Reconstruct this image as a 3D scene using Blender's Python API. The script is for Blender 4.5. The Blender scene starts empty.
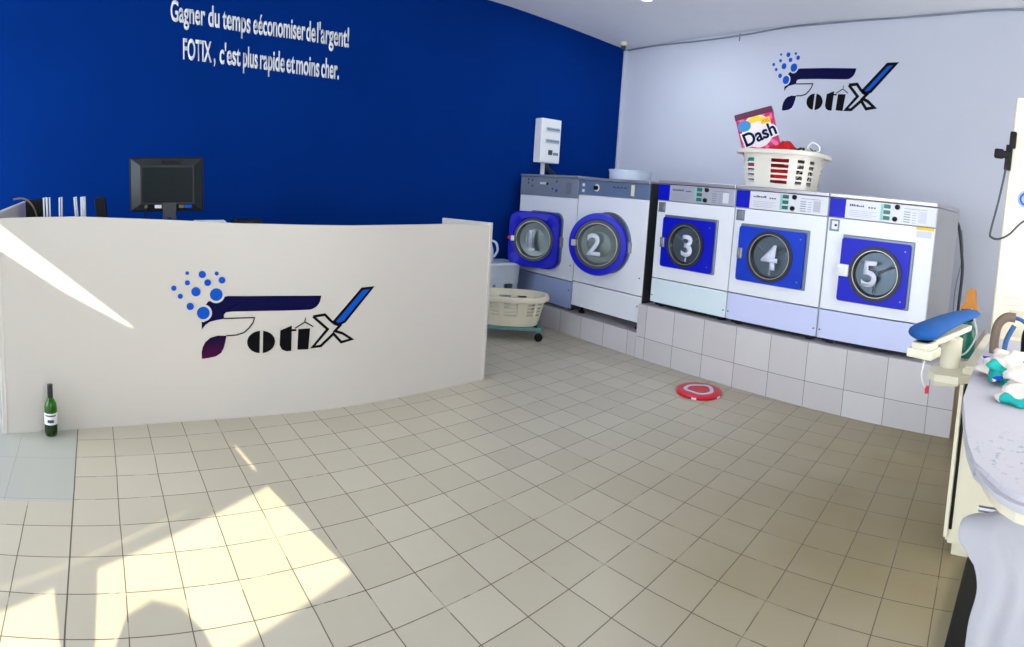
import bpy, bmesh, math, random
from mathutils import Vector, Matrix
random.seed(7)
S = bpy.context.scene
COL = S.collection
PI = math.pi

# ---------------------------------------------------------------- camera (phone panorama: a cylinder segment)
FP, CX, CY = 572.07, 417.58, 243.70            # pixels per radian, principal column and row of a 1024x647 frame
RX = ((0.8927612571, -0.4485635876, 0.0420481346), (0.450395811, 0.8863213937, -0.1076011181), (0.0109977823, 0.1150004132, 0.9933045625))
cam = bpy.data.cameras.new('camera'); cam_o = bpy.data.objects.new('camera', cam); COL.objects.link(cam_o)
cam.type = 'PANO'; cam.panorama_type = 'CENTRAL_CYLINDRICAL'
cam.central_cylindrical_range_u_min = -CX / FP
cam.central_cylindrical_range_u_max = (1024 - CX) / FP
cam.central_cylindrical_range_v_min = (CY - 647) / FP
cam.central_cylindrical_range_v_max = CY / FP
cam.central_cylindrical_radius = 1.0
cam.clip_start = 0.05; cam.clip_end = 200
r0, r1, r2 = (Vector(r) for r in RX)           # right, forward, up
m3 = Matrix((r0, r2, -r1)).transposed()
cam_o.matrix_world = Matrix.Translation((0, 0, 1.416)) @ m3.to_4x4()
S.camera = cam_o

# ---------------------------------------------------------------- light and exposure
S.view_settings.view_transform = 'Standard'; S.view_settings.look = 'None'
S.view_settings.gamma = 1.0; S.view_settings.use_curve_mapping = False
S.view_settings.exposure = 0.22
w = bpy.data.worlds.new('daylight'); S.world = w; w.use_nodes = True
w.node_tree.nodes['Background'].inputs[0].default_value = (0.82, 0.90, 1.0, 1)
w.node_tree.nodes['Background'].inputs[1].default_value = 5.8
def lamp(kind, name, loc, energy, color, d=(0, 0, -1), **k):
    l = bpy.data.lights.new(name, kind); o = bpy.data.objects.new(name, l); COL.objects.link(o)
    l.energy = energy; l.color = color
    for a, b in k.items(): setattr(l, a, b)
    o.location = loc; o.rotation_euler = Vector(d).to_track_quat('-Z', 'Y').to_euler()
    return o
SUN = Vector((-0.1, 1, -0.42)).normalized()
lamp('SUN', 'sun', (0, -6, 5), 11, (1.0, 0.87, 0.60), SUN, angle=0.005)
lamp('AREA', 'added_rear_fill', (3.2, -1.12, 1.5), 100, (0.97, 0.98, 1.0), (0.1, 1, 0.28), shape='RECTANGLE', size=4.2, size_y=1.8)  # added unseen fill just inside the rear wall, no window built there

# ---------------------------------------------------------------- node materials
MATS = {}
def nt(name):
    m = bpy.data.materials.new(name); m.use_nodes = True
    t = m.node_tree; b = t.nodes['Principled BSDF']
    return m, t, b
def mathn(t, op, a, b=None, c=None):
    n = t.nodes.new('ShaderNodeMath'); n.operation = op
    for i, v in enumerate((a, b, c)):
        if v is None: continue
        if isinstance(v, (int, float)): n.inputs[i].default_value = v
        else: t.links.new(v, n.inputs[i])
    return n.outputs[0]
def mixc(t, f, a, b):
    n = t.nodes.new('ShaderNodeMix'); n.data_type = 'RGBA'
    for s, v in ((n.inputs[0], f), (n.inputs[6], a), (n.inputs[7], b)):
        if isinstance(v, (int, float)): s.default_value = v
        elif isinstance(v, tuple): s.default_value = v if len(v) == 4 else (*v, 1)
        else: t.links.new(v, s)
    return n.outputs[2]
def noise(t, vec, scale, detail=3, rough=0.5):
    n = t.nodes.new('ShaderNodeTexNoise'); n.inputs['Scale'].default_value = scale; n.inputs['Detail'].default_value = detail
    n.inputs['Roughness'].default_value = rough
    if vec is not None: t.links.new(vec, n.inputs['Vector'])
    return n.outputs['Fac']
def lin(c):
    return tuple(((v / 255) / 12.92 if v / 255 <= 0.04045 else ((v / 255 + 0.055) / 1.055) ** 2.4) for v in c)
def pm(name, rgb, rough=0.5, metal=0.0, var=0.06, scale=6.0, bump=0.0, bscale=60.0, coat=0.0, spec=0.5):
    if name in MATS: return MATS[name]
    m, t, b = nt(name); c = lin(rgb)
    tc = t.nodes.new('ShaderNodeTexCoord')
    f = noise(t, tc.outputs['Object'], scale)
    lo = tuple(v * (1 - var) for v in c); hi = tuple(min(1, v * (1 + var)) for v in c)
    t.links.new(mixc(t, f, lo, hi), b.inputs['Base Color'])
    b.inputs['Roughness'].default_value = rough; b.inputs['Metallic'].default_value = metal
    b.inputs['Coat Weight'].default_value = coat; b.inputs['Specular IOR Level'].default_value = spec
    if bump:
        bn = t.nodes.new('ShaderNodeBump'); bn.inputs['Strength'].default_value = bump; bn.inputs['Distance'].default_value = 0.004
        t.links.new(noise(t, tc.outputs['Object'], bscale, 4), bn.inputs['Height']); t.links.new(bn.outputs[0], b.inputs['Normal'])
    MATS[name] = m; return m
def glass(name, rgb, rough=0.05, ior=1.45):
    m, t, b = nt(name); b.inputs['Base Color'].default_value = (*lin(rgb), 1); b.inputs['Transmission Weight'].default_value = 1
    b.inputs['Roughness'].default_value = rough; b.inputs['IOR'].default_value = ior; MATS[name] = m; return m

def floor_material():
    m, t, b = nt('ceramic_floor_tiles')
    g = t.nodes.new('ShaderNodeNewGeometry'); sx = t.nodes.new('ShaderNodeSeparateXYZ'); t.links.new(g.outputs['Position'], sx.inputs[0])
    a = 0.097; ca, sa = math.cos(a), math.sin(a); ox, oy = -0.4096, 2.9536
    dx = mathn(t, 'SUBTRACT', sx.outputs[0], ox); dy = mathn(t, 'SUBTRACT', sx.outputs[1], oy)
    u = mathn(t, 'ADD', mathn(t, 'MULTIPLY', dx, ca), mathn(t, 'MULTIPLY', dy, sa))
    v = mathn(t, 'SUBTRACT', mathn(t, 'MULTIPLY', dy, ca), mathn(t, 'MULTIPLY', dx, sa))
    wob = mathn(t, 'MULTIPLY', mathn(t, 'SUBTRACT', noise(t, g.outputs['Position'], 3.0, 2), 0.5), 0.008)
    def grid(us, vs, grout, ou=0.0, ov=0.0):
        un = mathn(t, 'DIVIDE', mathn(t, 'ADD', mathn(t, 'ADD', u, wob), ou), us)
        vn = mathn(t, 'DIVIDE', mathn(t, 'ADD', mathn(t, 'ADD', v, wob), ov), vs)
        iu = mathn(t, 'FLOOR', un); iv = mathn(t, 'FLOOR', vn)
        fu = mathn(t, 'MULTIPLY', mathn(t, 'ABSOLUTE', mathn(t, 'SUBTRACT', mathn(t, 'FRACT', mathn(t, 'ADD', un, 0.5)), 0.5)), us)
        fv = mathn(t, 'MULTIPLY', mathn(t, 'ABSOLUTE', mathn(t, 'SUBTRACT', mathn(t, 'FRACT', mathn(t, 'ADD', vn, 0.5)), 0.5)), vs)
        d = mathn(t, 'MINIMUM', fu, fv)
        line = mathn(t, 'LESS_THAN', d, grout)
        cmb = t.nodes.new('ShaderNodeCombineXYZ'); t.links.new(iu, cmb.inputs[0]); t.links.new(iv, cmb.inputs[1])
        wn = t.nodes.new('ShaderNodeTexWhiteNoise'); wn.noise_dimensions = '3D'; t.links.new(cmb.outputs[0], wn.inputs['Vector'])
        return line, wn.outputs['Value']
    l1, r1_ = grid(0.2, 0.1944, 0.0021)
    l2, r2_ = grid(0.31, 0.38, 0.0011, 0.0, 0.20)
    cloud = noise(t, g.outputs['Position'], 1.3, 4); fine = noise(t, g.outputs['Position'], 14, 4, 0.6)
    tile = mixc(t, r1_, lin((190, 183, 164)), lin((200, 193, 175)))
    tile = mixc(t, mathn(t, 'MULTIPLY', fine, 0.25), tile, lin((180, 170, 146)))
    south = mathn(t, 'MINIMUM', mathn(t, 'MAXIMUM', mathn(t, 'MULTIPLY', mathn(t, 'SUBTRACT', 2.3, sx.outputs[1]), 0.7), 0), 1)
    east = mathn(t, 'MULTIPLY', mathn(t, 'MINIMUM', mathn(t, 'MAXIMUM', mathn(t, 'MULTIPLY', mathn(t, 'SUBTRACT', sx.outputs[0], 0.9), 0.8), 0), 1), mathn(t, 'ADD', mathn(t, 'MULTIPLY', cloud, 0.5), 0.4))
    tile = mixc(t, mathn(t, 'MULTIPLY', mathn(t, 'MULTIPLY', east, south), 1.25), tile, lin((140, 122, 74)))  # dimmer light at the near right painted into the tiles as brown
    brk = mathn(t, 'GREATER_THAN', noise(t, g.outputs['Position'], 7.0, 2), 0.40)
    gm = mathn(t, 'MULTIPLY', l1, mathn(t, 'ADD', 0.45, mathn(t, 'MULTIPLY', brk, 0.5)))
    tile = mixc(t, gm, tile, lin((92, 80, 62)))
    wt = mixc(t, r2_, lin((176, 177, 168)), lin((182, 183, 174)))
    wt = mixc(t, l2, wt, lin((135, 135, 128)))
    isw = mathn(t, 'MULTIPLY', mathn(t, 'LESS_THAN', u, -0.003), mathn(t, 'GREATER_THAN', v, -0.60))
    col = mixc(t, isw, tile, wt)
    edge = mathn(t, 'LESS_THAN', mathn(t, 'ABSOLUTE', mathn(t, 'ADD', u, wob)), 0.003)
    col = mixc(t, edge, col, lin((84, 80, 68)))
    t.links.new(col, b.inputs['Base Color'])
    b.inputs['Roughness'].default_value = 0.34
    bn = t.nodes.new('ShaderNodeBump'); bn.inputs['Strength'].default_value = 0.3; bn.inputs['Distance'].default_value = 0.002; bn.invert = True
    t.links.new(l1, bn.inputs['Height']); t.links.new(bn.outputs[0], b.inputs['Normal'])
    return m
def plinth_material(name, y0, zj):
    m, t, b = nt(name)
    g = t.nodes.new('ShaderNodeNewGeometry'); sx = t.nodes.new('ShaderNodeSeparateXYZ'); t.links.new(g.outputs['Position'], sx.inputs[0])
    yn = mathn(t, 'DIVIDE', mathn(t, 'SUBTRACT', sx.outputs[1], y0), 0.3024)
    fy = mathn(t, 'MULTIPLY', mathn(t, 'ABSOLUTE', mathn(t, 'SUBTRACT', mathn(t, 'FRACT', mathn(t, 'ADD', yn, 0.5)), 0.5)), 0.3024)
    fz = mathn(t, 'ABSOLUTE', mathn(t, 'SUBTRACT', sx.outputs[2], zj))
    up = mathn(t, 'GREATER_THAN', sx.outputs[2], zj)
    front = mathn(t, 'LESS_THAN', sx.outputs[0], 3.763)
    line = mathn(t, 'MULTIPLY', mathn(t, 'LESS_THAN', mathn(t, 'MINIMUM', fy, fz), 0.0022), front)
    cmb = t.nodes.new('ShaderNodeCombineXYZ'); t.links.new(mathn(t, 'FLOOR', yn), cmb.inputs[0]); t.links.new(up, cmb.inputs[1])
    wn = t.nodes.new('ShaderNodeTexWhiteNoise'); t.links.new(cmb.outputs[0], wn.inputs['Vector'])
    c = mixc(t, wn.outputs['Value'], lin((202, 198, 200)), lin((216, 213, 216)))
    c = mixc(t, mathn(t, 'MULTIPLY', noise(t, g.outputs['Position'], 9, 4), 0.18), c, lin((180, 172, 165)))
    c = mixc(t, line, c, lin((120, 118, 122)))
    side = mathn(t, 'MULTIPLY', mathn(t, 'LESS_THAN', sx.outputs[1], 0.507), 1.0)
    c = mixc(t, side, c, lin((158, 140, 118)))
    t.links.new(c, b.inputs['Base Color']); b.inputs['Roughness'].default_value = 0.3
    return m

M = dict(
    blue_wall=pm('royal_blue_wall_paint', (0, 45, 124), 0.7, var=0.14, scale=1.4, bump=0.25, bscale=120, spec=0.03),
    white_wall=pm('pale_lilac_wall_paint', (206, 210, 224), 0.65, var=0.02, scale=2, bump=0.3, bscale=90),
    back_wall=pm('cream_wall_paint', (222, 218, 210), 0.7, var=0.02),
    ceil=pm('ceiling_paint', (236, 238, 244), 0.8, var=0.02, bump=0.2, bscale=60),
    counter=pm('white_counter_laminate', (211, 206, 200), 0.42, var=0.012, scale=2),
    enamel=pm('white_enamel', (238, 241, 249), 0.3, var=0.015),
    enamel_lilac=pm('lilac_white_enamel', (206, 213, 250), 0.3, var=0.015),
    enamel_blue=pm('grey_blue_enamel', (160, 176, 218), 0.3, var=0.02),
    enamel_mint=pm('cool_white_enamel', (222, 238, 246), 0.3, var=0.015),
    steel=pm('brushed_steel', (150, 152, 160), 0.38, 0.75, var=0.06, scale=12),
    steel_side=pm('grey_side_enamel', (172, 174, 180), 0.4, 0.1, var=0.05, scale=4),
    steel_lid=pm('stainless_lid', (190, 186, 190), 0.3, 0.6, var=0.06, scale=5),
    steel_panel=pm('grey_control_panel', (146, 156, 170), 0.4, 0.35, var=0.05),
    blue_panel=pm('blue_grey_control_panel', (112, 132, 166), 0.4, 0.3, var=0.05),
    ctrl_white=pm('white_control_panel', (224, 226, 236), 0.35, var=0.02),
    ctrl_grey=pm('silver_control_panel', (182, 184, 198), 0.35, 0.2, var=0.02),
    dblue=pm('glossy_blue_door', (0, 14, 190), 0.4, var=0.05, scale=3, spec=0.3),
    dblue2=pm('worn_blue_door', (0, 56, 196), 0.4, var=0.3, scale=5, spec=0.3),
    gasket=pm('dark_rubber', (30, 32, 36), 0.5),
    frame_grey=pm('grey_door_frame', (120, 130, 142), 0.35, 0.4),
    drum=pm('steel_drum', (84, 86, 76), 0.4, 0.3, var=0.25, scale=10), drum_pale=pm('pale_steel_drum', (150, 154, 150), 0.3, 0.6, var=0.15, scale=9),
    green=pm('green_button', (10, 112, 96), 0.35), mint=pm('mint_button_strip', (150, 206, 200), 0.4),
    black=pm('black_plastic', (10, 11, 13), 0.5, spec=0.25), dark=pm('dark_grey_plastic', (52, 55, 60), 0.45),
    print_grey=pm('grey_print', (128, 132, 146), 0.5), print_dark=pm('dark_print', (60, 62, 76), 0.5),
    yellow=pm('yellow_sticker', (246, 204, 30), 0.5), white=pm('plain_white', (236, 238, 240), 0.5, var=0.01),
    digit=pm('silver_white_vinyl', (214, 220, 240), 0.45, var=0.02),
    logo_navy=pm('logo_navy_vinyl', (3, 3, 62), 0.5, var=0.02, spec=0.1), logo_black=pm('logo_black_vinyl', (6, 7, 12), 0.5, spec=0.1),
    logo_blue=pm('logo_blue_vinyl', (4, 84, 196), 0.5, var=0.02, spec=0.15),
    basket=pm('cream_white_plastic', (238, 234, 222), 0.4, var=0.02), basket2=pm('ivory_plastic', (226, 220, 198), 0.45, var=0.03),
    grey_plastic=pm('pale_grey_plastic', (190, 200, 214), 0.45), jug=pm('frosted_pale_plastic', (200, 212, 232), 0.35),
    teal=pm('teal_painted_metal', (96, 140, 140), 0.5), red=pm('red_plastic', (214, 18, 46), 0.35),
    redcloth=pm('red_cloth', (214, 22, 28), 0.85), tealcloth=pm('teal_cloth', (20, 140, 132), 0.85),
    cream=pm('cream_painted_metal', (232, 226, 202), 0.4, var=0.02), cream2=pm('ivory_painted_metal', (226, 220, 196), 0.42, var=0.03),
    bluepad=pm('blue_pad_fabric', (8, 84, 156), 0.85, var=0.12, scale=20, bump=0.3, bscale=200),
    cloth=pm('white_cotton', (222, 222, 230), 0.9, var=0.02, bump=0.2, bscale=120),
    orange=pm('orange_plastic', (240, 150, 20), 0.4), greenbottle=pm('green_translucent_plastic', (8, 112, 92), 0.3),
    brownhose=pm('grey_brown_hose', (116, 100, 84), 0.6), wine=glass('green_bottle_glass', (110, 196, 60), 0.05),
    wine_in=pm('dark_green_wine', (16, 66, 12), 0.2), capsule=pm('black_capsule', (22, 22, 26), 0.35),
    glassd=glass('door_glass', (225, 232, 235), 0.02, 1.12),
    cable=pm('grey_cable', (60, 66, 76), 0.5),
)

# ---------------------------------------------------------------- mesh helpers
def obj(name, bm, mat, parent=None, smooth=False, angle=None):
    me = bpy.data.meshes.new(name)
    bmesh.ops.recalc_face_normals(bm, faces=bm.faces)
    bm.to_mesh(me); bm.free()
    mats = mat if isinstance(mat, (list, tuple)) else [mat]
    for m in mats: me.materials.append(M[m] if isinstance(m, str) else m)
    if smooth:
        me.polygons.foreach_set('use_smooth', [True] * len(me.polygons))
        me.set_sharp_from_angle(angle=math.radians(angle or 40))
    o = bpy.data.objects.new(name, me); COL.objects.link(o)
    if parent: o.parent = parent
    return o
def tag(o, label=None, cat=None, group=None, kind=None):
    if label: o['label'] = label
    if cat: o['category'] = cat
    if group: o['group'] = group
    if kind: o['kind'] = kind
    return o
def thing(name, label, cat, loc=(0, 0, 0), rz=0, group=None):
    o = bpy.data.objects.new(name, None); COL.objects.link(o); o.empty_display_size = 0.1
    o.location = loc; o.rotation_euler = (0, 0, rz)
    return tag(o, label, cat, group)
def B(): return bmesh.new()
def box(bm, x0, x1, y0, y1, z0, z1, bev=0.0, seg=2, mi=0, mat=None):
    v = [bm.verts.new((x, y, z)) for x in (x0, x1) for y in (y0, y1) for z in (z0, z1)]
    fs = [bm.faces.new([v[i] for i in q]) for q in ((0, 1, 3, 2), (4, 6, 7, 5), (0, 4, 5, 1), (2, 3, 7, 6), (0, 2, 6, 4), (1, 5, 7, 3))]
    for f in fs: f.material_index = mi
    if mat: bmesh.ops.transform(bm, matrix=mat, verts=v)
    if bev:
        es = list({e for f in fs for e in f.edges})
        bmesh.ops.bevel(bm, geom=es, offset=bev, segments=seg, profile=0.5, affect='EDGES')
    return bm
def prism(bm, pts, n0, n1, f3, mi=0):
    """polygon pts (2D) between depths n0, n1; f3(a, b, n) -> 3D"""
    A = [bm.verts.new(f3(a, b, n0)) for a, b in pts]; Bv = [bm.verts.new(f3(a, b, n1)) for a, b in pts]
    fs = [bm.faces.new(A), bm.faces.new(Bv[::-1])]
    k = len(pts)
    for i in range(k): fs.append(bm.faces.new((A[i], Bv[i], Bv[(i + 1) % k], A[(i + 1) % k])))
    for f in fs: f.material_index = mi
    return bm
def rrect(w_, h_, r, n=6, cx=0, cy=0):
    p = []
    for sx, sy, a0 in ((1, 1, 0), (-1, 1, PI / 2), (-1, -1, PI), (1, -1, 1.5 * PI)):
        for i in range(n + 1):
            a = a0 + PI / 2 * i / n
            p.append((cx + sx * (w_ / 2 - r) + r * math.cos(a), cy + sy * (h_ / 2 - r) + r * math.sin(a)))
    return p
def densify(p, step=.02):
    out = []
    for (x0, y0), (x1, y1) in zip(p, p[1:] + p[:1]):
        k = max(1, int(math.hypot(x1 - x0, y1 - y0) / step))
        out += [(x0 + (x1 - x0) * i / k, y0 + (y1 - y0) * i / k) for i in range(k)]
    return out
def circ(r, n=40, cx=0, cy=0, sx=1): return [(cx + r * sx * math.cos(2 * PI * i / n), cy + r * math.sin(2 * PI * i / n)) for i in range(n)]
def ring(bm, outer, inner, n0, n1, f3, mi=0):
    k = len(outer)
    L = [[bm.verts.new(f3(a, b, n)) for a, b in q] for q, n in ((outer, n0), (outer, n1), (inner, n1), (inner, n0))]
    for s in range(4):
        P, Q = L[s], L[(s + 1) % 4]
        for i in range(k):
            f = bm.faces.new((P[i], P[(i + 1) % k], Q[(i + 1) % k], Q[i])); f.material_index = mi
    return bm
def lathe(bm, prof, n=32, c=(0, 0, 0), mi=0, sx=1, sy=1, axis='z', cap=True):
    rows = []
    for r, z in prof:
        row = []
        for i in range(n):
            a = 2 * PI * i / n; x, y = r * math.cos(a) * sx, r * math.sin(a) * sy
            p = (x, y, z) if axis == 'z' else ((z, x, y) if axis == 'x' else (x, z, y))
            row.append(bm.verts.new((p[0] + c[0], p[1] + c[1], p[2] + c[2])))
        rows.append(row)
    for A, Q in zip(rows, rows[1:]):
        for i in range(n): bm.faces.new((A[i], A[(i + 1) % n], Q[(i + 1) % n], Q[i])).material_index = mi
    if cap:
        for r_ in (rows[0], rows[-1]):
            try: bm.faces.new(r_).material_index = mi
            except ValueError: pass
    return bm
def smoothpath(pts, k=6):
    P = [Vector(p) for p in pts]; out = []
    for i in range(len(P) - 1):
        p0, p1, p2, p3 = P[max(i - 1, 0)], P[i], P[i + 1], P[min(i + 2, len(P) - 1)]
        for j in range(k):
            t = j / k
            out.append(0.5 * ((2 * p1) + (p2 - p0) * t + (2 * p0 - 5 * p1 + 4 * p2 - p3) * t * t + (3 * p1 - p0 - 3 * p2 + p3) * t ** 3))
    out.append(P[-1]); return out
def tube(bm, pts, r, n=10, smooth=6, mi=0):
    P = smoothpath(pts, smooth) if smooth else [Vector(p) for p in pts]
    rows = []; up = None
    for i, p in enumerate(P):
        d = (P[min(i + 1, len(P) - 1)] - P[max(i - 1, 0)]).normalized()
        if up is None: up = Vector((0, 0, 1)) if abs(d.z) < 0.9 else Vector((1, 0, 0))
        s = d.cross(up).normalized(); up = s.cross(d).normalized()
        rr = r(i / (len(P) - 1)) if callable(r) else r
        rows.append([bm.verts.new(p + s * rr * math.cos(2 * PI * j / n) + up * rr * math.sin(2 * PI * j / n)) for j in range(n)])
    for A, Q in zip(rows, rows[1:]):
        for i in range(n): bm.faces.new((A[i], A[(i + 1) % n], Q[(i + 1) % n], Q[i])).material_index = mi
    bm.faces.new(rows[0]); bm.faces.new(rows[-1]); return bm
def ribbon(bm, pts, wd, n0, n1, f3, closed=False, mi=0):
    k = len(pts); P = [Vector((*p, 0)) for p in pts]; Lf, Rt = [], []
    for i in range(k):
        a = P[(i - 1) % k] if closed or i else P[i]; b = P[(i + 1) % k] if closed or i < k - 1 else P[i]
        d1 = (P[i] - a).normalized() if (P[i] - a).length else (b - P[i]).normalized()
        d2 = (b - P[i]).normalized() if (b - P[i]).length else d1
        n1_ = Vector((-d1.y, d1.x, 0)); n2_ = Vector((-d2.y, d2.x, 0)); nn = (n1_ + n2_)
        nn = nn.normalized() if nn.length > 1e-6 else n1_
        s = wd / 2 / max(0.45, nn.dot(n1_)); Lf.append(P[i] + nn * s); Rt.append(P[i] - nn * s)
    for i in range(k if closed else k - 1):
        j = (i + 1) % k
        prism(bm, [(Lf[i].x, Lf[i].y), (Lf[j].x, Lf[j].y), (Rt[j].x, Rt[j].y), (Rt[i].x, Rt[i].y)], n0, n1, f3, mi)
    return bm
def text_mesh(s, size=1.0, extrude=0.0, offset=0.0, space=1.0):
    """(bmesh in the XY plane, bounds)"""
    c = bpy.data.curves.new('lettering', 'FONT'); c.body = s; c.size = size; c.extrude = extrude; c.offset = offset; c.space_character = space
    o = bpy.data.objects.new('lettering', c); COL.objects.link(o)
    bpy.context.view_layer.update()
    me = bpy.data.meshes.new_from_object(o.evaluated_get(bpy.context.evaluated_depsgraph_get()))
    bpy.data.objects.remove(o); bpy.data.curves.remove(c)
    bm = bmesh.new(); bm.from_mesh(me); bpy.data.meshes.remove(me)
    xs = [v.co.x for v in bm.verts]; ys = [v.co.y for v in bm.verts]
    return bm, (min(xs), max(xs), min(ys), max(ys))
def merge(dst, src):
    me = bpy.data.meshes.new('tmp'); src.to_mesh(me); src.free(); dst.from_mesh(me); bpy.data.meshes.remove(me); return dst

# ---------------------------------------------------------------- the room
YB, XW, XL, YR = 5.14, 5.40, -4.2, -1.2
def ceil_z(x, y):
    ys = [(5.14, 0), (4.25, .02), (3.46, .045), (2.73, .083), (1.67, .138), (0.49, .29), (-1.3, .42)]
    g = ys[-1][1]
    for (a, za), (b, zb) in zip(ys, ys[1:]):
        if b <= y <= a: g = za + (zb - za) * (a - y) / (a - b); break
    if y > 5.14: g = 0
    return 3.235 + .075 * min(1.0, max(0, (5.4 - x) / 2)) + g
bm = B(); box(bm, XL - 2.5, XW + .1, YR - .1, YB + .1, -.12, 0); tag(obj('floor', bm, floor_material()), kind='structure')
bm = B(); nx, ny = 20, 20; G = {}
for i in range(nx + 1):
    for j in range(ny + 1):
        x = XL - .1 + (XW + .2 - XL) * i / nx; y = YR - .1 + (YB + .2 - YR) * j / ny
        G[i, j] = bm.verts.new((x, y, ceil_z(x, y)))
top = [bm.verts.new((x, y, 3.9)) for x, y in ((XL - .1, YR - .1), (XW + .1, YR - .1), (XW + .1, YB + .1), (XL - .1, YB + .1))]
for i in range(nx):
    for j in range(ny): bm.faces.new((G[i, j], G[i + 1, j], G[i + 1, j + 1], G[i, j + 1]))
bm.faces.new(top)
for ring_ in (([G[i, 0] for i in range(nx + 1)], top[0], top[1]), ([G[nx, j] for j in range(ny + 1)], top[1], top[2]),
              ([G[i, ny] for i in range(nx, -1, -1)], top[2], top[3]), ([G[0, j] for j in range(ny, -1, -1)], top[3], top[0])):
    bm.faces.new(ring_[0] + [ring_[2], ring_[1]])
tag(obj('ceiling', bm, 'ceil', smooth=True), kind='structure')
bm = B(); box(bm, XL - .1, XW, YB, YB + .1, 0, 3.34); tag(obj('wall_far', bm, 'blue_wall'), kind='structure')
bm = B(); box(bm, XW, XW + .1, YR - .1, YB + .1, 0, 3.62); tag(obj('wall_right', bm, 'white_wall'), kind='structure')
bm = B()
for a in ((XL - .1, XL, YR, YB, 0, .08), (XL - .1, XL, YR, YB, 3.0, 3.7), (XL - .1, XL, YR, YR + .15, .08, 3.0), (XL - .1, XL, YB - .2, YB, .08, 3.0), (XL - .1, XL, 1.9, 2.0, .08, 3.0)): box(bm, *a)
tag(obj('wall_left', bm, 'back_wall'), kind='structure')
# wall behind the camera with invented openings shaping the sun patches and head shadow
holes = [
    [(.097, 1.05), (.097, 1.168), (.109, 1.316), (.892, 1.53), (1.004, 1.259), (.534, 1.16), (.46, 1.145), (.44, 1.19), (.38, 1.235), (.29, 1.25), (.20, 1.22), (.15, 1.16), (.13, 1.05)],
    [(-.40, 1.0), (-.40, 1.14), (-.217, 1.208), (-.046, 1.267), (-.011, 1.163), (-.011, 1.0)],
    [(-.232, 1.248), (.506, 1.468), (.506, 1.4745), (-.232, 1.2545)],
    [(.835, 1.700), (.850, 1.712), (.885, 1.596), (.869, 1.590)],
    [(-.44, 2.975), (-.42, 2.82), (-.05, 2.595), (.36, 2.385), (.0, 2.655)],
]
cv = bpy.data.curves.new('wall_back', 'CURVE'); cv.dimensions = '2D'; cv.fill_mode = 'BOTH'; cv.extrude = 0.005
for poly in [[(XL - .1, 0), (XW + .1, 0), (XW + .1, 3.75), (XL - .1, 3.75)]] + holes:
    sp = cv.splines.new('POLY'); sp.points.add(len(poly) - 1); sp.use_cyclic_u = True
    for p, q in zip(sp.points, poly): p.co = (q[0], q[1], 0, 1)
to = bpy.data.objects.new('tmp', cv); COL.objects.link(to); bpy.context.view_layer.update()
me = bpy.data.meshes.new_from_object(to.evaluated_get(bpy.context.evaluated_depsgraph_get())); bpy.data.objects.remove(to)
me.transform(Matrix.Translation((0, YR, 0)) @ Matrix.Rotation(PI / 2, 4, 'X'))
me.materials.clear(); me.materials.append(M['back_wall'])
wb = bpy.data.objects.new('wall_back', me); COL.objects.link(wb); tag(wb, kind='structure')
# corner strip and the cable moulding under the ceiling
bm = B(); box(bm, XW - .045, XW, YB - .03, YB - .001, .0, 3.22, .004); tag(obj('trim_1', bm, 'white_wall'), kind='structure')
bm = B()
P = [(XW - .012, y, ceil_z(XW, y) - .012 - (.02 if 2.9 < y < 4.6 else 0)) for y in (5.1, 4.6, 4.0, 3.45, 2.9, 2.2, 1.4, .6, -.4)]
tube(bm, P, .009, 6, 4); tube(bm, [(XW - .012, 3.45, 3.27), (XW - .012, 3.45, 3.19)], .008, 6, 0)
tag(obj('trim_2', bm, 'steel_panel'), kind='structure')
# tiled plinths the machines stand on
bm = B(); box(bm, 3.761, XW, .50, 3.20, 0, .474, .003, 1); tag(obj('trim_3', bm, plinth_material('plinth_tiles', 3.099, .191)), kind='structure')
bm = B(); box(bm, 3.761, XW, 3.201, YB, 0, .215, .003, 1); tag(obj('trim_4', bm, plinth_material('low_plinth_tiles', 3.3, .5)), kind='structure')

# ---------------------------------------------------------------- lettering on the blue wall
def word(dst, s, xa, xb, za, zb, cap=.172):
    b, (x0, x1, y0, y1) = text_mesh(s, 1.0, 0.0, 0.022)
    capH = 0.70
    for v in b.verts:
        f = (v.co.x - x0) / (x1 - x0)
        v.co = Vector((xa + (xb - xa) * f, YB - .003, za + (zb - za) * f + v.co.y / capH * cap))
    r = bmesh.ops.extrude_face_region(b, geom=b.faces[:])
    for g in r['geom']:
        if isinstance(g, bmesh.types.BMVert): g.co.y = YB - .0005
    return merge(dst, b)
sl = thing('wall_slogan', 'white painted French slogan in two lines high on the blue wall', 'wall lettering', (0, 0, 0))
b1 = B()
for a in (('Gagner', .198, .499, 2.765, 2.728), ('du', .525, .624, 2.725, 2.714), ('temps', .65, .898, 2.71, 2.68), ('e', .922, .963, 2.678, 2.675), ('économiser', .968, 1.398, 2.675, 2.651),
          ('de', 1.407, 1.495, 2.65, 2.644), ("l'argent!", 1.508, 1.815, 2.643, 2.627)): word(b1, *a)
obj('slogan_line', b1, 'white', sl)
b1 = B()
for a in (('FOTIX', .304, .556, 2.445, 2.419), (',', .573, .588, 2.417, 2.415), ("c'est", .625, .811, 2.412, 2.395), ('plus', .834, .966, 2.393, 2.381), ('rapide', .987, 1.212, 2.379, 2.362),
          ('et', 1.228, 1.307, 2.361, 2.355), ('moins', 1.319, 1.537, 2.354, 2.341), ('cher.', 1.556, 1.726, 2.34, 2.333)): word(b1, *a)
obj('slogan_line', b1, 'white', sl)

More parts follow.
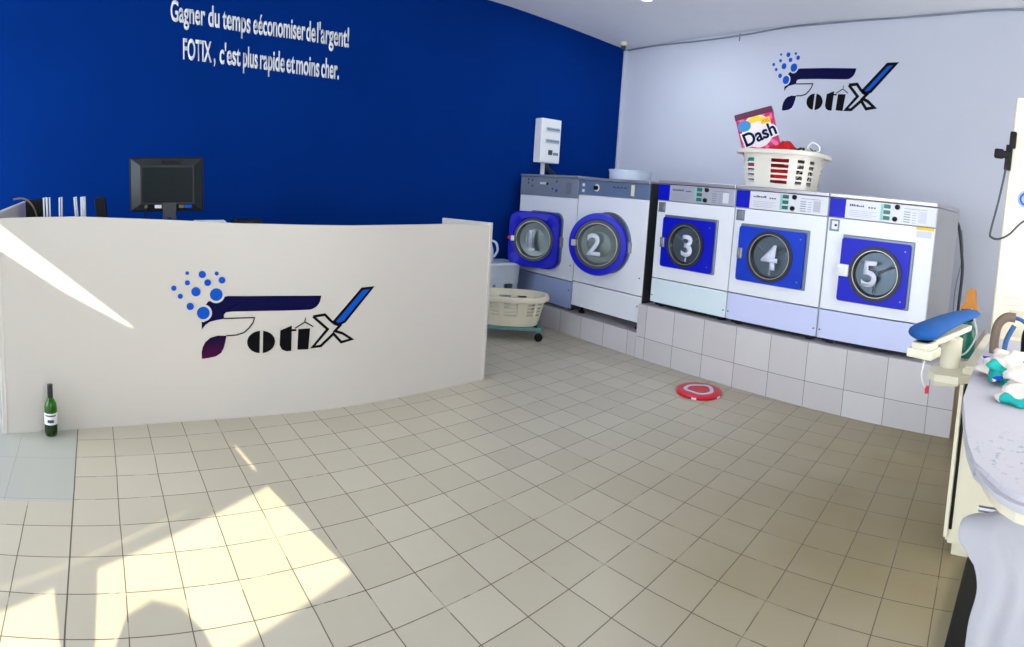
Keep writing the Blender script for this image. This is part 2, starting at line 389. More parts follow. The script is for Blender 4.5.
# ---------------------------------------------------------------- the shop logo, drawn once and set on two surfaces
def arc(cx, cy, rx, ry, a0, a1, n=10): return [(cx + rx * math.cos(math.radians(a0 + (a1 - a0) * i / n)), cy + ry * math.sin(math.radians(a0 + (a1 - a0) * i / n))) for i in range(n + 1)]
def leaf_mat():
    m, t, b = nt('logo_navy_to_purple_vinyl'); g = t.nodes.new('ShaderNodeNewGeometry'); sx = t.nodes.new('ShaderNodeSeparateXYZ'); t.links.new(g.outputs['Position'], sx.inputs[0])
    f = mathn(t, 'MINIMUM', mathn(t, 'MAXIMUM', mathn(t, 'MULTIPLY', mathn(t, 'SUBTRACT', .50, sx.outputs[2]), 8.0), 0), 1)
    t.links.new(mixc(t, f, lin((6, 4, 50)), lin((70, 4, 60))), b.inputs['Base Color']); b.inputs['Specular IOR Level'].default_value = .1; b.inputs['Roughness'].default_value = .5; return m
def logo(label, f3, leafm, halo, lw=1.0):
    t = thing('shop_logo', label, 'logo')
    bub = [(154, 95, 7), (212, 100, 14), (268, 96, 8), (289, 122, 13), (233, 132, 13), (155, 133, 10), (103, 154, 10), (128, 186, 10), (188, 168, 18), (267, 179, 25), (166, 226, 14), (217, 252, 25)]
    b = B()
    bar = [(212, 318), (211, 288), (222, 290), (225, 222), (236, 207), (262, 200), (292, 190), (312, 185), (400, 185), (500, 184), (600, 184), (694, 184)] + arc(640, 190, 52, 52, 10, 88) + [(560, 244), (450, 245), (330, 247), (306, 250), (298, 260), (298, 270), (304, 275)] + [(270, 281), (243, 288), (226, 300)]
    prism(b, bar, .0004, .0030, f3)
    obj('logo_bar', b, 'logo_navy', t)
    for x, y, r in bub[-3:-2] + bub[-1:]:
        b = B(); prism(b, circ(r + 9, 28, x, y), .0030, .0042, f3); obj('bubble_halo', b, halo, t)
    for x, y, r in bub:
        b = B(); prism(b, circ(r, 28, x, y), .0004, .0056, f3); obj('bubble', b, 'logo_blue', t)
    b = B(); prism(b, [(213, 437), (212, 410), (216, 390), (226, 370), (245, 353), (275, 344), (309, 345), (305, 370), (299, 395), (288, 415), (268, 428), (240, 434)], .0004, .003, f3); obj('logo_leaf', b, leafm, t)
    b = B(); ribbon(b, [(300, 275), (420, 272), (414, 293), (400, 313), (380, 332), (350, 342), (308, 345)], 4.5 * lw, .0004, .003, f3); obj('logo_outline', b, 'logo_black', t)
    b = B()
    prism(b, [(443, 326)] + arc(447, 372, 55, 46, -98, -262, 16)[1:] + [(443, 418)], .0004, .003, f3)
    obj('letter_o_half', b, 'logo_black', t); b = B()
    prism(b, [(456, 326)] + arc(450, 372, 55, 46, -80, 82, 16)[1:] + [(456, 418)], .0004, .003, f3)
    obj('letter_o_half', b, 'logo_black', t); b = B()
    prism(b, [(526, 326), (573, 307), (573, 322), (592, 322), (592, 330), (573, 330), (573, 412), (552, 413), (534, 405), (525, 388)], .0004, .003, f3)
    obj('letter_t', b, 'logo_black', t); b = B()
    prism(b, [(601, 322), (650, 320), (645, 408), (599, 408)], .0004, .003, f3)
    obj('letter_i', b, 'logo_black', t)
    b = B(); ribbon(b, [(587, 318), (628, 293), (663, 313)], 4.5, .0004, .0032, f3); ribbon(b, [(628, 292), (627, 285), (631, 280), (627, 275)], 3, .0004, .0032, f3); obj('hanger_mark', b, 'logo_black', t)
    b = B()
    ribbon(b, [(662, 271), (712, 264), (738, 290), (756, 304), (780, 312), (758, 335), (792, 346), (835, 373), (788, 384), (752, 346), (698, 396), (664, 399), (726, 326), (662, 271)], 11 * lw, .0004, .003, f3)
    obj('logo_cross', b, 'logo_black', t); b = B()
    ribbon(b, [(752, 296), (874, 158), (921, 154), (800, 296), (772, 308)], 11 * lw, .0004, .003, f3, closed=True)
    obj('logo_tick', b, 'logo_black', t)
    b = B(); prism(b, [(755, 296), (875, 160), (918, 156), (799, 294), (772, 306)], .0005, .0028, f3); obj('logo_tick_fill', b, 'logo_blue', t)
    return t

# ---------------------------------------------------------------- reception counter
CP = [(-.83, 2.975), (-.606, 3.045), (-.42, 3.092), (-.2, 3.135), (0, 3.168), (.2, 3.19), (.4, 3.205), (.6, 3.212), (.8, 3.218), (1.0, 3.224), (1.2, 3.234), (1.4, 3.252), (1.6, 3.276), (1.9, 3.314), (2.1, 3.338), (2.30, 3.362)]
CT = [(-.83, 1.219), (-.4, 1.21), (0, 1.185), (.5, 1.155), (.9, 1.143), (1.2, 1.138), (1.6, 1.140), (1.95, 1.143), (2.3, 1.13)]
def interp(T, x):
    if x <= T[0][0]: return T[0][1]
    for (a, va), (b, vb) in zip(T, T[1:]):
        if a <= x <= b: return va + (vb - va) * (x - a) / (b - a)
    return T[-1][1]
cnt = thing('reception_counter', 'long white reception counter with the logo on its curved front', 'counter', (0, 0, 0))
bm = B(); rows = []
N = 60
for i in range(N + 1):
    x = -.83 + 3.13 * i / N; y = interp(CP, x); z = interp(CT, x)
    rows.append([bm.verts.new(p) for p in ((x, y, .0), (x, y, z), (x, y + .03, z), (x, y + .03, .0))])
for A, Q in zip(rows, rows[1:]):
    for j in range(4): bm.faces.new((A[j], A[(j + 1) % 4], Q[(j + 1) % 4], Q[j]))
bm.faces.new(rows[0]); bm.faces.new(rows[-1])
obj('front_panel', bm, 'counter', cnt, smooth=True)
def wing(a, b, th, z0, z1):
    d = Vector((b[0] - a[0], b[1] - a[1])).normalized(); n = Vector((-d.y, d.x)) * th
    bm = B(); q = [(a[0], a[1]), (b[0], b[1]), (b[0] + n.x, b[1] + n.y), (a[0] + n.x, a[1] + n.y)]
    lo = [bm.verts.new((x, y, 0)) for x, y in q]; hi = [bm.verts.new((x, y, z)) for (x, y), z in zip(q, (z0, z1, z1, z0))]
    bm.faces.new(lo); bm.faces.new(hi)
    for i in range(4): bm.faces.new((lo[i], lo[(i + 1) % 4], hi[(i + 1) % 4], hi[i]))
    bmesh.ops.bevel(bm, geom=bm.edges[:], offset=.002, segments=1, affect='EDGES')
    return bm
obj('end_panel', wing((2.305, 3.363), (2.155, 3.80), .03, 1.152, 1.152), 'counter', cnt)
obj('end_panel', wing((-.835, 2.977), (-.965, 4.3), -.03, 1.247, 1.258), 'counter', cnt)
bm = B(); top = [(x, interp(CP, x) + .032) for x in [-.82 + 2.95 * i / 20 for i in range(21)]] + [(2.05, 3.85), (-.86, 3.75)]
prism(bm, top, .93, .96, lambda a, b, n: (a, b, n)); obj('desk_top', bm, 'counter', cnt)
la = lambda u, v: (.00148596 * u - .0000115 * v - .020957, -.00005322 * u - .00146606 * v + 1.02485)
def f_counter(u, v, n):
    x, z = la(u, v); return (x, interp(CP, x) - n, z)
logo('navy and blue laundry logo on the white counter front', f_counter, leaf_mat(), 'counter')
def f_wall(u, v, n):
    u, v = u / 1000, v / 1000
    return (XW - n, -1.4227 * u + .0287 * v + 3.1425 + .0812 * u * v - .2244 * u * u, .1184 * u - 1.6304 * v + 3.1674 - .4271 * u * v - .0412 * u * u)
logo('navy and blue laundry logo high on the pale wall above the machines', f_wall, M['logo_navy'], 'white_wall', 1.45)

# ---------------------------------------------------------------- laundry machines (local x right, y into the wall, z up)
def F(a, b, n): return (a, -n, b)      # local front plane drawing: n = how far it stands out
def drum_glass(par, cx, cz, r, out, digit, dsize, ring_m='gasket', chrome=True, dx=0.0, dm='drum'):
    """round door window: rim, glass bowl, drum behind, digit"""
    o_ = B(); ring(o_, circ(r * 1.17, 48, cx, cz), circ(r, 48, cx, cz), out - .01, out + .016, F); rim = obj('window_rim', o_, ring_m, par, True)
    if chrome:
        o_ = B(); ring(o_, circ(r * 1.02, 48, cx, cz), circ(r * .995, 48, cx, cz), out + .005, out + .020, F); obj('chrome_ring', o_, 'steel_lid', rim, True)
    g_ = B(); lathe(g_, [(r * .98, .0), (r * .9, .018), (r * .7, .034), (r * .4, .043), (.001, .046), (.001, .040), (r * .4, .037), (r * .7, .028), (r * .9, .012), (r * .96, .0)], 40, (0, 0, 0), axis='y', cap=False)
    for v in g_.verts: v.co = Vector((v.co.x + cx, -(v.co.y + out + .002), v.co.z + cz))
    obj('door_glass', g_, 'glassd', par, True, 60)
    q_ = min(.085, out - .003) / .085
    d_ = B(); lathe(d_, [(r * .99, out), (r * .93, out - .02 * q_), (r * .90, out - .06 * q_), (r * .62, out - .07 * q_), (r * .60, out - .085 * q_), (r * .3, out - .085 * q_), (.001, out - .075 * q_)], 40, axis='y', cap=False)
    for v in d_.verts: v.co = Vector((v.co.x + cx, -v.co.y, v.co.z + cz))
    dr = obj('drum', d_, dm, par, True, 50)
    for k in range(3 if dm == 'drum' else 0):
        a = 2 * PI * k / 3 + .5; l_ = B(); tube(l_, [(cx + r * .15 * math.cos(a), -(out - .072 * q_), cz + r * .15 * math.sin(a)), (cx + r * .85 * math.cos(a), -(out - .055 * q_), cz + r * .85 * math.sin(a))], .012, 8, 2); obj('drum_lifter', l_, 'steel', dr, True)
    t_, (x0, x1, y0, y1) = text_mesh(digit, 1.0, 0.0, 0.020)
    s = dsize / (y1 - y0); mx, my = (x0 + x1) / 2, (y0 + y1) / 2
    if digit == '1':
        t_.faces.new([t_.verts.new(p) for p in ((x0 + .02, y0 - .03, 0), (x1 + .12, y0 - .03, 0), (x1 + .12, y0 + .06, 0), (x0 + .02, y0 + .06, 0))])
    rr = bmesh.ops.extrude_face_region(t_, geom=t_.faces[:])
    for g in rr['geom']:
        if isinstance(g, bmesh.types.BMVert): g.co.z += .004 / s
    for v in t_.verts:
        x, z = (v.co.x - mx) * s * 1.05 + cx + dx, (v.co.y - my) * s + cz
        rad = math.hypot(x - cx, z - cz) / r; bowl = .046 * max(0, 1 - rad ** 2.6)
        v.co = Vector((x, -(out + .004 + bowl + v.co.z * s), z))
    obj('number_decal', t_, 'digit', par)

def washer(label, y0, w_, blue_m, low_m, ctrl_m, digit, door, gl, coin='grey', sticker=False, lidm='steel_lid'):
    t = thing('washing_machine', label, 'washing machine', (3.811, y0, 0), -PI / 2, 'blue and white washing machines')
    zb, zt, zs, zc = .512, 1.556, .722, 1.388
    D = .92
    b = B(); box(b, .002, w_ - .002, .0, D, zs + .004, zc, .006); ring_o = rrect(door[2], door[3], .02, 4, door[0], door[1])
    body = obj('body', b, 'enamel', t)
    b = B(); box(b, .016, w_ - .016, D - .01, D + .004, zb + .08, zt - .1, .004); obj('rear_panel', b, 'steel', t)
    b = B(); box(b, w_ - .004, w_ + .002, .006, D, zb, 1.53, .001); obj('side_panel', b, 'steel_side', t)
    b = B(); box(b, -.002, .004, .006, D, zb, 1.53, .001); obj('side_panel', b, 'steel_side', t)
    b = B(); box(b, .002, w_ - .002, .0, D, zb, zs - .004, .006); low = obj('kick_panel', b, low_m, t)
    for sx in (.02, w_ - .02):
        b = B(); lathe(b, [(.006, 0), (.006, .004)], 12, axis='y');
        for v in b.verts: v.co = Vector((v.co.x + sx, -abs(v.co.y) - .0005, v.co.z + zb + .06))
        obj('screw', b, 'dark', low)
    b = B(); box(b, .003, w_ - .003, -.004, D, zc + .004, 1.528, .005); cp = obj('control_panel', b, ctrl_m, t)
    b = B(); box(b, .004, .125, -.0065, .0, zc + .006, 1.526, .002); obj('blue_corner_block', b, 'dblue', cp)
    b = B(); box(b, -.001, w_ + .001, -.014, D + .005, 1.532, 1.562, .006, 3); obj('lid', b, lidm, t)
    # buttons: three green squares on a mint strip, two knobs, print
    b = B(); box(b, .385, .405, -.006, 0, zc + .016, 1.516, .001); obj('button_strip', b, 'mint', cp)
    for k in range(3):
        b = B(); box(b, .408, .455, -.012, 0, 1.410 + k * .040, 1.437 + k * .040, .003); obj('green_button', b, 'green', cp)
    for kx, kz in ((.505, 1.505), (.495, 1.422)):
        b = B(); lathe(b, [(.017, .0), (.017, .014), (.012, .018), (.001, .019)], 20, axis='y')
        for v in b.verts: v.co = Vector((v.co.x + kx, -v.co.y - .004, v.co.z + kz))
        obj('knob', b, 'black', cp, True)
    b = B(); rnd = random.Random(int(digit))
    x = .155
    while x < .265:                                             # small unreadable maker's script and type number
        wl = rnd.uniform(.006, .012); box(b, x, x + wl, -.0052, -.003, 1.481, 1.481 + rnd.uniform(.008, .017)); x += wl + .004
    obj('maker_script', b, 'print_dark', cp); b = B()
    for k in range(3): box(b, .295 + k * .02, .308 + k * .02, -.0052, -.003, 1.477, 1.487)
    obj('type_number', b, 'print_dark', cp)
    b = B()
    for k in range(4): box(b, .155, .155 + (.20 if k % 2 else .17), -.0052, -.003, 1.412 + k * .013, 1.4135 + k * .013)
    obj('small_print', b, 'print_grey', cp); b = B()
    for k in range(5):
        box(b, .555, .60, -.0052, -.003, 1.408 + k * .017, 1.414 + k * .017)
        box(b, .615, .645, -.0052, -.003, 1.408 + k * .017, 1.411 + k * .017)
    box(b, .555, .72, -.0052, -.003, 1.500, 1.503)
    obj('instruction_print', b, 'print_grey', cp)
    b = B(); box(b, .66, .715, -.0062, -.003, 1.412, 1.492, .001); obj('instruction_plate', b, 'ctrl_grey' if ctrl_m == 'ctrl_white' else 'ctrl_white', cp)
    # coin or lock plate
    b = B(); box(b, .018, .092, -.006, .0, 1.292, 1.376, .003); cn = obj('lock_plate', b, 'frame_grey', t)
    b = B(); box(b, .036, .082, -.010, -.006, 1.305, 1.365, .004)
    obj('lock_cover', b, 'white' if coin == 'white' else 'steel', cn)
    if coin == 'white':
        b = B(); lathe(b, [(.009, .0), (.009, .006)], 14, axis='y')
        for v in b.verts: v.co = Vector((v.co.x + .068, -v.co.y - .010, v.co.z + 1.335))
        obj('lock_barrel', b, 'dark', cn)
    # door: grey frame, blue leaf, window
    cx, cz, dw, dh = door
    b = B(); box(b, cx - dw / 2 - .006, cx + dw / 2 + .022, -.016, .0, cz - dh / 2 - .008, cz + dh / 2 + .020, .008); obj('door_frame', b, 'frame_grey', t)
    gx_, gz_, gr = gl
    b = B(); outer = densify(rrect(dw, dh, .018, 3, cx, cz))
    inner = []
    for (a, c) in outer:
        an = math.atan2(c - gz_, a - gx_); inner.append((gx_ + gr * 1.1 * math.cos(an), gz_ + gr * 1.1 * math.sin(an)))
    ring(b, outer, inner, .010, .040, F); dr = obj('door', b, blue_m, t, True, 30)
    drum_glass(dr, gx_, gz_, gr, .035, digit, gr * 1.12, dx=-.03 if digit == '5' else (.045 if digit == '3' else .02))
    b = B(); hx = cx - dw / 2 + (.02 if digit == '3' else .028); hw = .022 if digit != '5' else .045
    box(b, hx - hw, hx + hw, -.062, -.036, gz_ - .042, gz_ + .042, .006); box(b, hx - hw * .4, hx + hw * .4, -.075, -.055, gz_ - .022, gz_ + .022, .004)
    obj('door_latch', b, 'white' if digit == '5' else 'steel', dr)
    for q in (-1, 1):
        b = B(); lathe(b, [(.005, 0), (.005, .003)], 10, axis='y')
        for v in b.verts: v.co = Vector((v.co.x + cx + dw / 2 - .035, -v.co.y - .040, v.co.z + cz + q * (dh / 2 - .05)))
        obj('door_screw', b, 'steel', dr)
    if sticker:
        b = B(); box(b, w_ - .135, w_ - .008, -.0012, .001, 1.366, 1.386); obj('warning_sticker', b, 'yellow', t)
        b = B(); box(b, w_ - .13, w_ - .02, -.0012, .001, 1.315, 1.360); obj('rating_label', b, 'ctrl_grey', t)
    for fx in (.08, w_ - .08):
        for fy in (.08, D - .08):
            b = B(); lathe(b, [(.03, .474), (.03, .49), (.015, .494), (.015, .52)], 16, (fx, fy, 0)); obj('foot', b, 'black', t, True)
    b = B(); box(b, .03, w_ - .03, .04, D - .03, .486, .516); obj('base_rail', b, 'black', t)
    return t
washer('washing machine numbered 3 with a silver control panel beside the taller dryers', 3.118, .776, 'dblue', 'enamel_mint', 'ctrl_grey', '3', (.365, 1.048, .515, .415), (.358, 1.042, .158))
washer('washing machine numbered 4 with a worn lighter blue door under the laundry basket', 2.336, .776, 'dblue2', 'enamel_lilac', 'ctrl_white', '4', (.358, 1.046, .558, .415), (.36, 1.046, .165))
washer('washing machine numbered 5 at the near end of the row', 1.552, .786, 'dblue', 'enamel_lilac', 'ctrl_white', '5', (.388, 1.035, .50, .445), (.405, 1.028, .163), 'white', True)

def dryer(label, y0, w_, zb, zt, digit, round_door, low_m, panel_m, door, gr, zs, zc, swing):
    t = thing('tumble_dryer', label, 'tumble dryer', (3.811, y0, 0), -PI / 2, 'tall dryers against the blue wall')
    D = 1.0
    b = B(); box(b, .002, w_ - .002, 0, D, zs + .004, zc, .006); obj('body', b, 'enamel', t)
    b = B(); box(b, .002, w_ - .002, 0, D, zb, zs - .004, .006); low = obj('kick_panel', b, low_m, t)
    b = B(); box(b, w_ - .004, w_ + .003, .01, D, zb, zt - .02, .001); obj('side_panel', b, 'dark', t)  # both sides dark: shade of the gap between machines put into the colour
    b = B(); box(b, -.003, .004, .01, D, zb, zt - .02, .001); obj('side_panel', b, 'dark', t)
    b = B(); box(b, .003, w_ - .003, -.004, D, zc + .003, zt - .028, .004); cp = obj('control_panel', b, panel_m, t)
    b = B(); box(b, -.002, w_ + .002, -.012, D, zt - .025, zt, .005, 3); obj('lid', b, 'steel_panel' if not round_door else 'steel_lid', t)
    zc2 = (zc + zt) / 2 - .012
    if not round_door:
        b = B()
        for k, (x, z) in enumerate(((.13, .02), (.20, .05), (.20, -.01), (.13, .055), (.54, -.03), (.60, .045))):
            b = B(); box(b, x, x + .018, -.0065, -.003, zc2 + z, zc2 + z + .022); obj('indicator_mark', b, 'print_dark', cp)
        b = B(); box(b, .34, .44, -.007, -.003, zc2 + .022, zc2 + .044, .001); obj('display_strip', b, 'white', cp)
        b = B(); lathe(b, [(.012, 0), (.012, .012), (.001, .014)], 16, axis='y')
        for v in b.verts: v.co = Vector((v.co.x + .465, -v.co.y - .004, v.co.z + zc2 + .030))
        obj('knob', b, 'black', cp, True)
        b = B(); box(b, .60, .625, -.008, -.003, zc2 - .05, zc2 - .02, .001); obj('button', b, 'logo_blue', cp)
        b = B()
        for k in range(6): box(b, .755 + k * .014, .762 + k * .014, -.0062, -.003, zc2 - .06, zc2 + .055)
        obj('vent_slots', b, 'steel', cp)
    else:
        for q in (.025, -.03):
            b = B(); box(b, .055, .085, -.010, -.003, zc2 + q - .014, zc2 + q + .014, .003); obj('white_button', b, 'white', cp)
        b = B(); lathe(b, [(.034, 0), (.034, .006)], 24, axis='y')
        for v in b.verts: v.co = Vector((v.co.x + .255, -v.co.y - .004, v.co.z + zc2 + .004))
        dl = obj('dial_scale', b, 'basket', cp, True)
        b = B(); lathe(b, [(.022, 0), (.02, .022), (.001, .024)], 20, axis='y')
        for v in b.verts: v.co = Vector((v.co.x + .255, -v.co.y - .010, v.co.z + zc2 + .004))
        obj('dial_knob', b, 'black', dl, True)
        b = B(); x = .47
        for k in range(7): box(b, x, x + .012, -.0062, -.003, zc2 + .012, zc2 + .020 + .010 * (k % 3 == 0)); x += .017
        obj('maker_script', b, 'print_dark', cp)
        b = B(); box(b, .60, .64, -.0062, -.003, zc2 + .012, zc2 + .026); obj('green_mark', b, 'green', cp)
        b = B(); box(b, .69, .73, -.0075, -.003, zc2 - .048, zc2 + .05, .001); obj('price_sticker', b, 'basket2', cp)
    cx, cz, dw = door
    OUT = .060; door_start = len(COL.objects)
    # fixed surround on the body, then the door standing a little open, hinged on the right
    so = circ(dw * .5, 48, cx + .02, cz + .012) if round_door else rrect(dw * .97, dw * .97, .09, 11, cx + .02, cz + .015)
    b = B(); prism(b, so, 0, .022, F); obj('door_surround', b, 'frame_grey', t, True)
    lf = circ(dw / 2, 48, cx, cz) if round_door else densify(rrect(dw, dw, .10, 7, cx, cz))
    inner = [(cx + gr * 1.15 * math.cos(a), cz + gr * 1.15 * math.sin(a)) for a in (math.atan2(q[1] - cz, q[0] - cx) for q in lf)]
    b = B(); k = len(lf)
    prof = [(0, OUT - .055, 0), (0, OUT - .015, 0), (.12, OUT, 0), (.8, OUT + .004, 0), (1, OUT - .012, 0), (1, OUT - .055, 0)]
    L = []
    for f, n_, _ in prof: L.append([b.verts.new(F(p[0] + (q[0] - p[0]) * f, p[1] + (q[1] - p[1]) * f, n_)) for p, q in zip(lf, inner)])
    for s in range(len(L)):
        P_, Q_ = L[s], L[(s + 1) % len(L)]
        for i in range(k): b.faces.new((P_[i], P_[(i + 1) % k], Q_[(i + 1) % k], Q_[i]))
    dr = obj('door', b, 'dblue', t, True, 35)
    drum_glass(dr, cx, cz, gr, OUT - .02, digit, gr * 1.05, 'dark', True, dx=-.02, dm='drum_pale')
    b = B(); box(b, cx - gr * 1.0 - .05, cx - gr * 1.0 - .005, -OUT - .03, -OUT, cz - .028, cz + .028, .006); obj('door_latch', b, 'steel_lid', dr)
    if not round_door:
        b = B(); box(b, cx - dw / 2 + .0, cx - dw / 2 + .055, -OUT - .012, -OUT, cz - .012, cz + .018, .004); obj('red_latch_tab', b, 'red', dr)
    grp = [dr] + list(dr.children) + [g for c in dr.children for g in c.children]
    hx = cx + dw / 2 + .005; Rm = Matrix.Translation((hx, -.02, 0)) @ Matrix.Rotation(math.radians(swing), 4, 'Z') @ Matrix.Translation((-hx, .02, 0))
    for o_ in grp: o_.data.transform(Rm)
    b = B(); box(b, cx + dw / 2 - .03, cx + dw / 2 + .03, -OUT + .02, 0, cz - .05, cz + .05, .006); obj('hinge', b, 'steel', t)
    for fx in (.08, w_ - .08):
        for fy in (.08, D - .08):
            b = B(); lathe(b, [(.03, .215), (.03, .23), (.016, .234), (.016, zb + .01)], 16, (fx, fy, 0)); obj('foot', b, 'black', t, True)
    for z in (zs + .16, zs - .09):
        b = B(); lathe(b, [(.007, 0), (.007, .004)], 12, axis='y')
        for v in b.verts: v.co = Vector((v.co.x + w_ - .04, -v.co.y - .0005, v.co.z + z))
        obj('screw', b, 'dark', t)
    return t
dryer('dryer numbered 1 with a square blue door beside the blue wall', 5.062, .935, .240, 1.562, '1', False, 'enamel_blue', 'steel_panel', (.455, .888, .57), .190, .513, 1.338, 27)
dryer('dryer numbered 2 with a round blue door', 4.120, .905, .290, 1.548, '2', True, 'enamel', 'blue_panel', (.435, .945, .57), .192, .528, 1.382, 24)

# ---------------------------------------------------------------- wall box, ceiling lamp, sensor
eb = thing('fuse_box', 'white fuse box on the blue wall above the first dryer', 'fuse box', (4.185, 5.14, 1.95))
b = B(); box(b, -.17, .115, -.13, 0, -.245, .245, .012, 3); obj('housing', b, 'white', eb)
for z in (.13, -.0):
    b = B(); box(b, -.11, .09, -.138, -.13, z - .022, z + .022, .004); hh = obj('breaker_window', b, 'grey_plastic', eb)
    b = B()
    for k in range(6): box(b, -.10 + k * .031, -.078 + k * .031, -.144, -.138, z - .008, z + .010, .001)
    obj('breaker_row', b, 'frame_grey', hh)
b = B(); box(b, -.06, .0, -.134, -.13, -.155, -.10, .001); obj('meter_display', b, 'print_dark', eb)
b = B(); box(b, .01, .085, -.134, -.13, -.155, -.125, .001); obj('label_plate', b, 'print_grey', eb)
b = B(); box(b, -.055, -.02, -.04, -.0, -.42, -.243, .003); obj('conduit', b, 'white', eb)
b = B(); tube(b, [(.02, -.03, -.245), (.05, -.03, -.30), (.14, -.03, -.36), (.18, -.03, -.42)], .012, 8); tube(b, [(.0, -.03, -.245), (.02, -.03, -.31), (.10, -.03, -.37), (.12, -.03, -.42)], .010, 8); obj('wiring', b, 'cable', eb, True)

lz = ceil_z(4.22, 3.80)
cl = thing('ceiling_lamp', 'round cool white recessed lamp in the ceiling', 'ceiling lamp', (4.22, 3.80, lz))
b = B(); lathe(b, [(.075, .004), (.085, -.012), (.07, -.02), (.055, -.016), (.055, .004)], 32, cap=False); obj('lamp_rim', b, 'white', cl, True)
m_, t_, bb = nt('lamp_glow'); bb.inputs['Emission Color'].default_value = (.75, .9, 1, 1); bb.inputs['Emission Strength'].default_value = 9
b = B(); lathe(b, [(.054, -.004), (.05, -.014), (.03, -.020), (.001, -.022)], 28); obj('lamp_lens', b, m_, cl, True)
lamp('AREA', 'ceiling_lamp_light', (4.22, 3.80, lz - .03), 14, (.85, .93, 1.0), shape='DISK', size=.11)
sn = thing('motion_sensor', 'small beige motion sensor at the top of the room corner', 'sensor', (5.13, 4.93, 3.245))
b = B(); lathe(b, [(.04, 0), (.042, -.03), (.03, -.045)], 20); obj('sensor_base', b, 'basket2', sn, True)
b = B(); lathe(b, [(.028, -.045), (.032, -.06), (.022, -.082), (.001, -.088)], 20); obj('sensor_eye', b, 'dark', sn, True)

# ---------------------------------------------------------------- things behind the counter
mo = thing('computer_monitor', 'black computer monitor seen from behind on the counter desk', 'monitor', (.115, 3.72, .96), math.radians(2))
b = B(); box(b, -.245, .235, .0, .028, .235, .585, .006, 2); obj('screen_casing', b, 'black', mo)
b = B()
o2 = [(-.235, .245), (.225, .245), (.225, .575), (-.235, .575)]; i2 = [(-.175, .285), (.17, .285), (.17, .53), (-.175, .53)]
A = [b.verts.new((x, 0, z)) for x, z in o2]; Q = [b.verts.new((x, -.035, z)) for x, z in i2]
for i in range(4): b.faces.new((A[i], A[(i + 1) % 4], Q[(i + 1) % 4], Q[i]))
b.faces.new(Q); b.faces.new(A)
sh = obj('back_shell', b, pm('black_monitor_shell', (34, 40, 44), .35, spec=.3), mo)
b = B(); box(b, -.165, .16, -.039, -.034, .295, .52, .003); obj('back_plate', b, pm('dark_teal_grey_plate', (14, 26, 30), .5, spec=.2), sh)
b = B(); box(b, -.04, .08, -.030, -.008, .540, .562, .002); obj('vent_grille', b, 'black', sh)
for x0, x1, mm in ((-.085, -.04, 'white'), (.07, .105, 'brownhose'), (.11, .155, 'logo_blue'), (-.15, -.13, 'brownhose')):
    b = B(); box(b, x0, x1, -.032, -.012, .258, .280, .002); obj('port_block', b, mm, sh)
b = B(); prism(b, [(-.035, .30), (.055, .30), (.05, .22), (.065, .13), (.035, .13), (.025, .20), (-.005, .20), (-.015, .13), (-.045, .13), (-.03, .22)], .012, .036, F)
box(b, -.05, .07, -.05, .02, .02, .14, .006); obj('stand_neck', b, 'dark', mo)
b = B(); box(b, -.11, .13, -.10, .10, .0, .02, .008, 2); obj('stand_foot', b, 'dark', mo)
b = B(); tube(b, [(-.13, -.03, .262), (-.15, -.06, .22), (-.19, -.05, .12), (-.21, -.02, .012)], .005, 8); obj('monitor_cable', b, 'black', mo, True)
dv = thing('desk_organiser', 'white wire file divider standing on the desk behind the counter', 'file rack', (-.60, 3.79, .96))
b = B(); box(b, -.13, .27, -.08, .08, 0, .012, .003); obj('divider_base', b, 'white', dv)
for x, tx in ((-.100, 0), (-.078, 0), (.0, .006), (.124, -.020), (.150, 0), (.162, .002)):
    b = B(); tube(b, [(x, -.05, .01), (x + tx, -.05, .335), (x + tx, .05, .335), (x, .05, .01)], .0055, 8, 0); obj('divider_wire', b, 'white', dv, True)
b = B(); box(b, -.035, .035, -.03, .03, 0, .335, .006); bt = obj('card_reader', b, 'black', None); bt.location = (-.29, 3.72, .96); bt.rotation_euler = (0, math.radians(-6), 0)
tag(bt, 'narrow black device standing upright beside the white file divider', 'device')
b = B(); tube(b, [(-.12, 0, .33), (-.06, 0, .335), (-.01, 0, .31), (.03, 0, .24), (.05, 0, .12), (.055, 0, .006)], .006, 8); cb = obj('desk_cable', b, 'brownhose', None, True); cb.location = (-.80, 3.80, .96)
tag(cb, 'arching cable at the left end of the counter desk', 'cable')
b = B(); box(b, -.05, .085, .05, .075, 0, .325, .004); fb = obj('box_file', b, 'black', None); fb.location = (-.80, 3.80, .96)
tag(fb, 'dark box file in the left corner behind the counter wing', 'file')
b = B()
for k in range(8):
    s = (k * 37 % 9 - 4) * .004; box(b, -.10 + s, .09 + s, -.07 + s, .07 - s, k * .024, k * .024 + .022, .002)
pp = obj('paper_stack', b, 'white', None); pp.location = (.36, 3.50, .96); tag(pp, 'stack of white paper on the desk right of the monitor', 'paper')
b = B(); box(b, -.09, .09, -.06, .06, 0, .19, .008); pb = obj('desk_tray', b, 'black', None); pb.location = (.62, 3.62, .96); tag(pb, 'low dark tray on the desk well right of the monitor', 'tray')

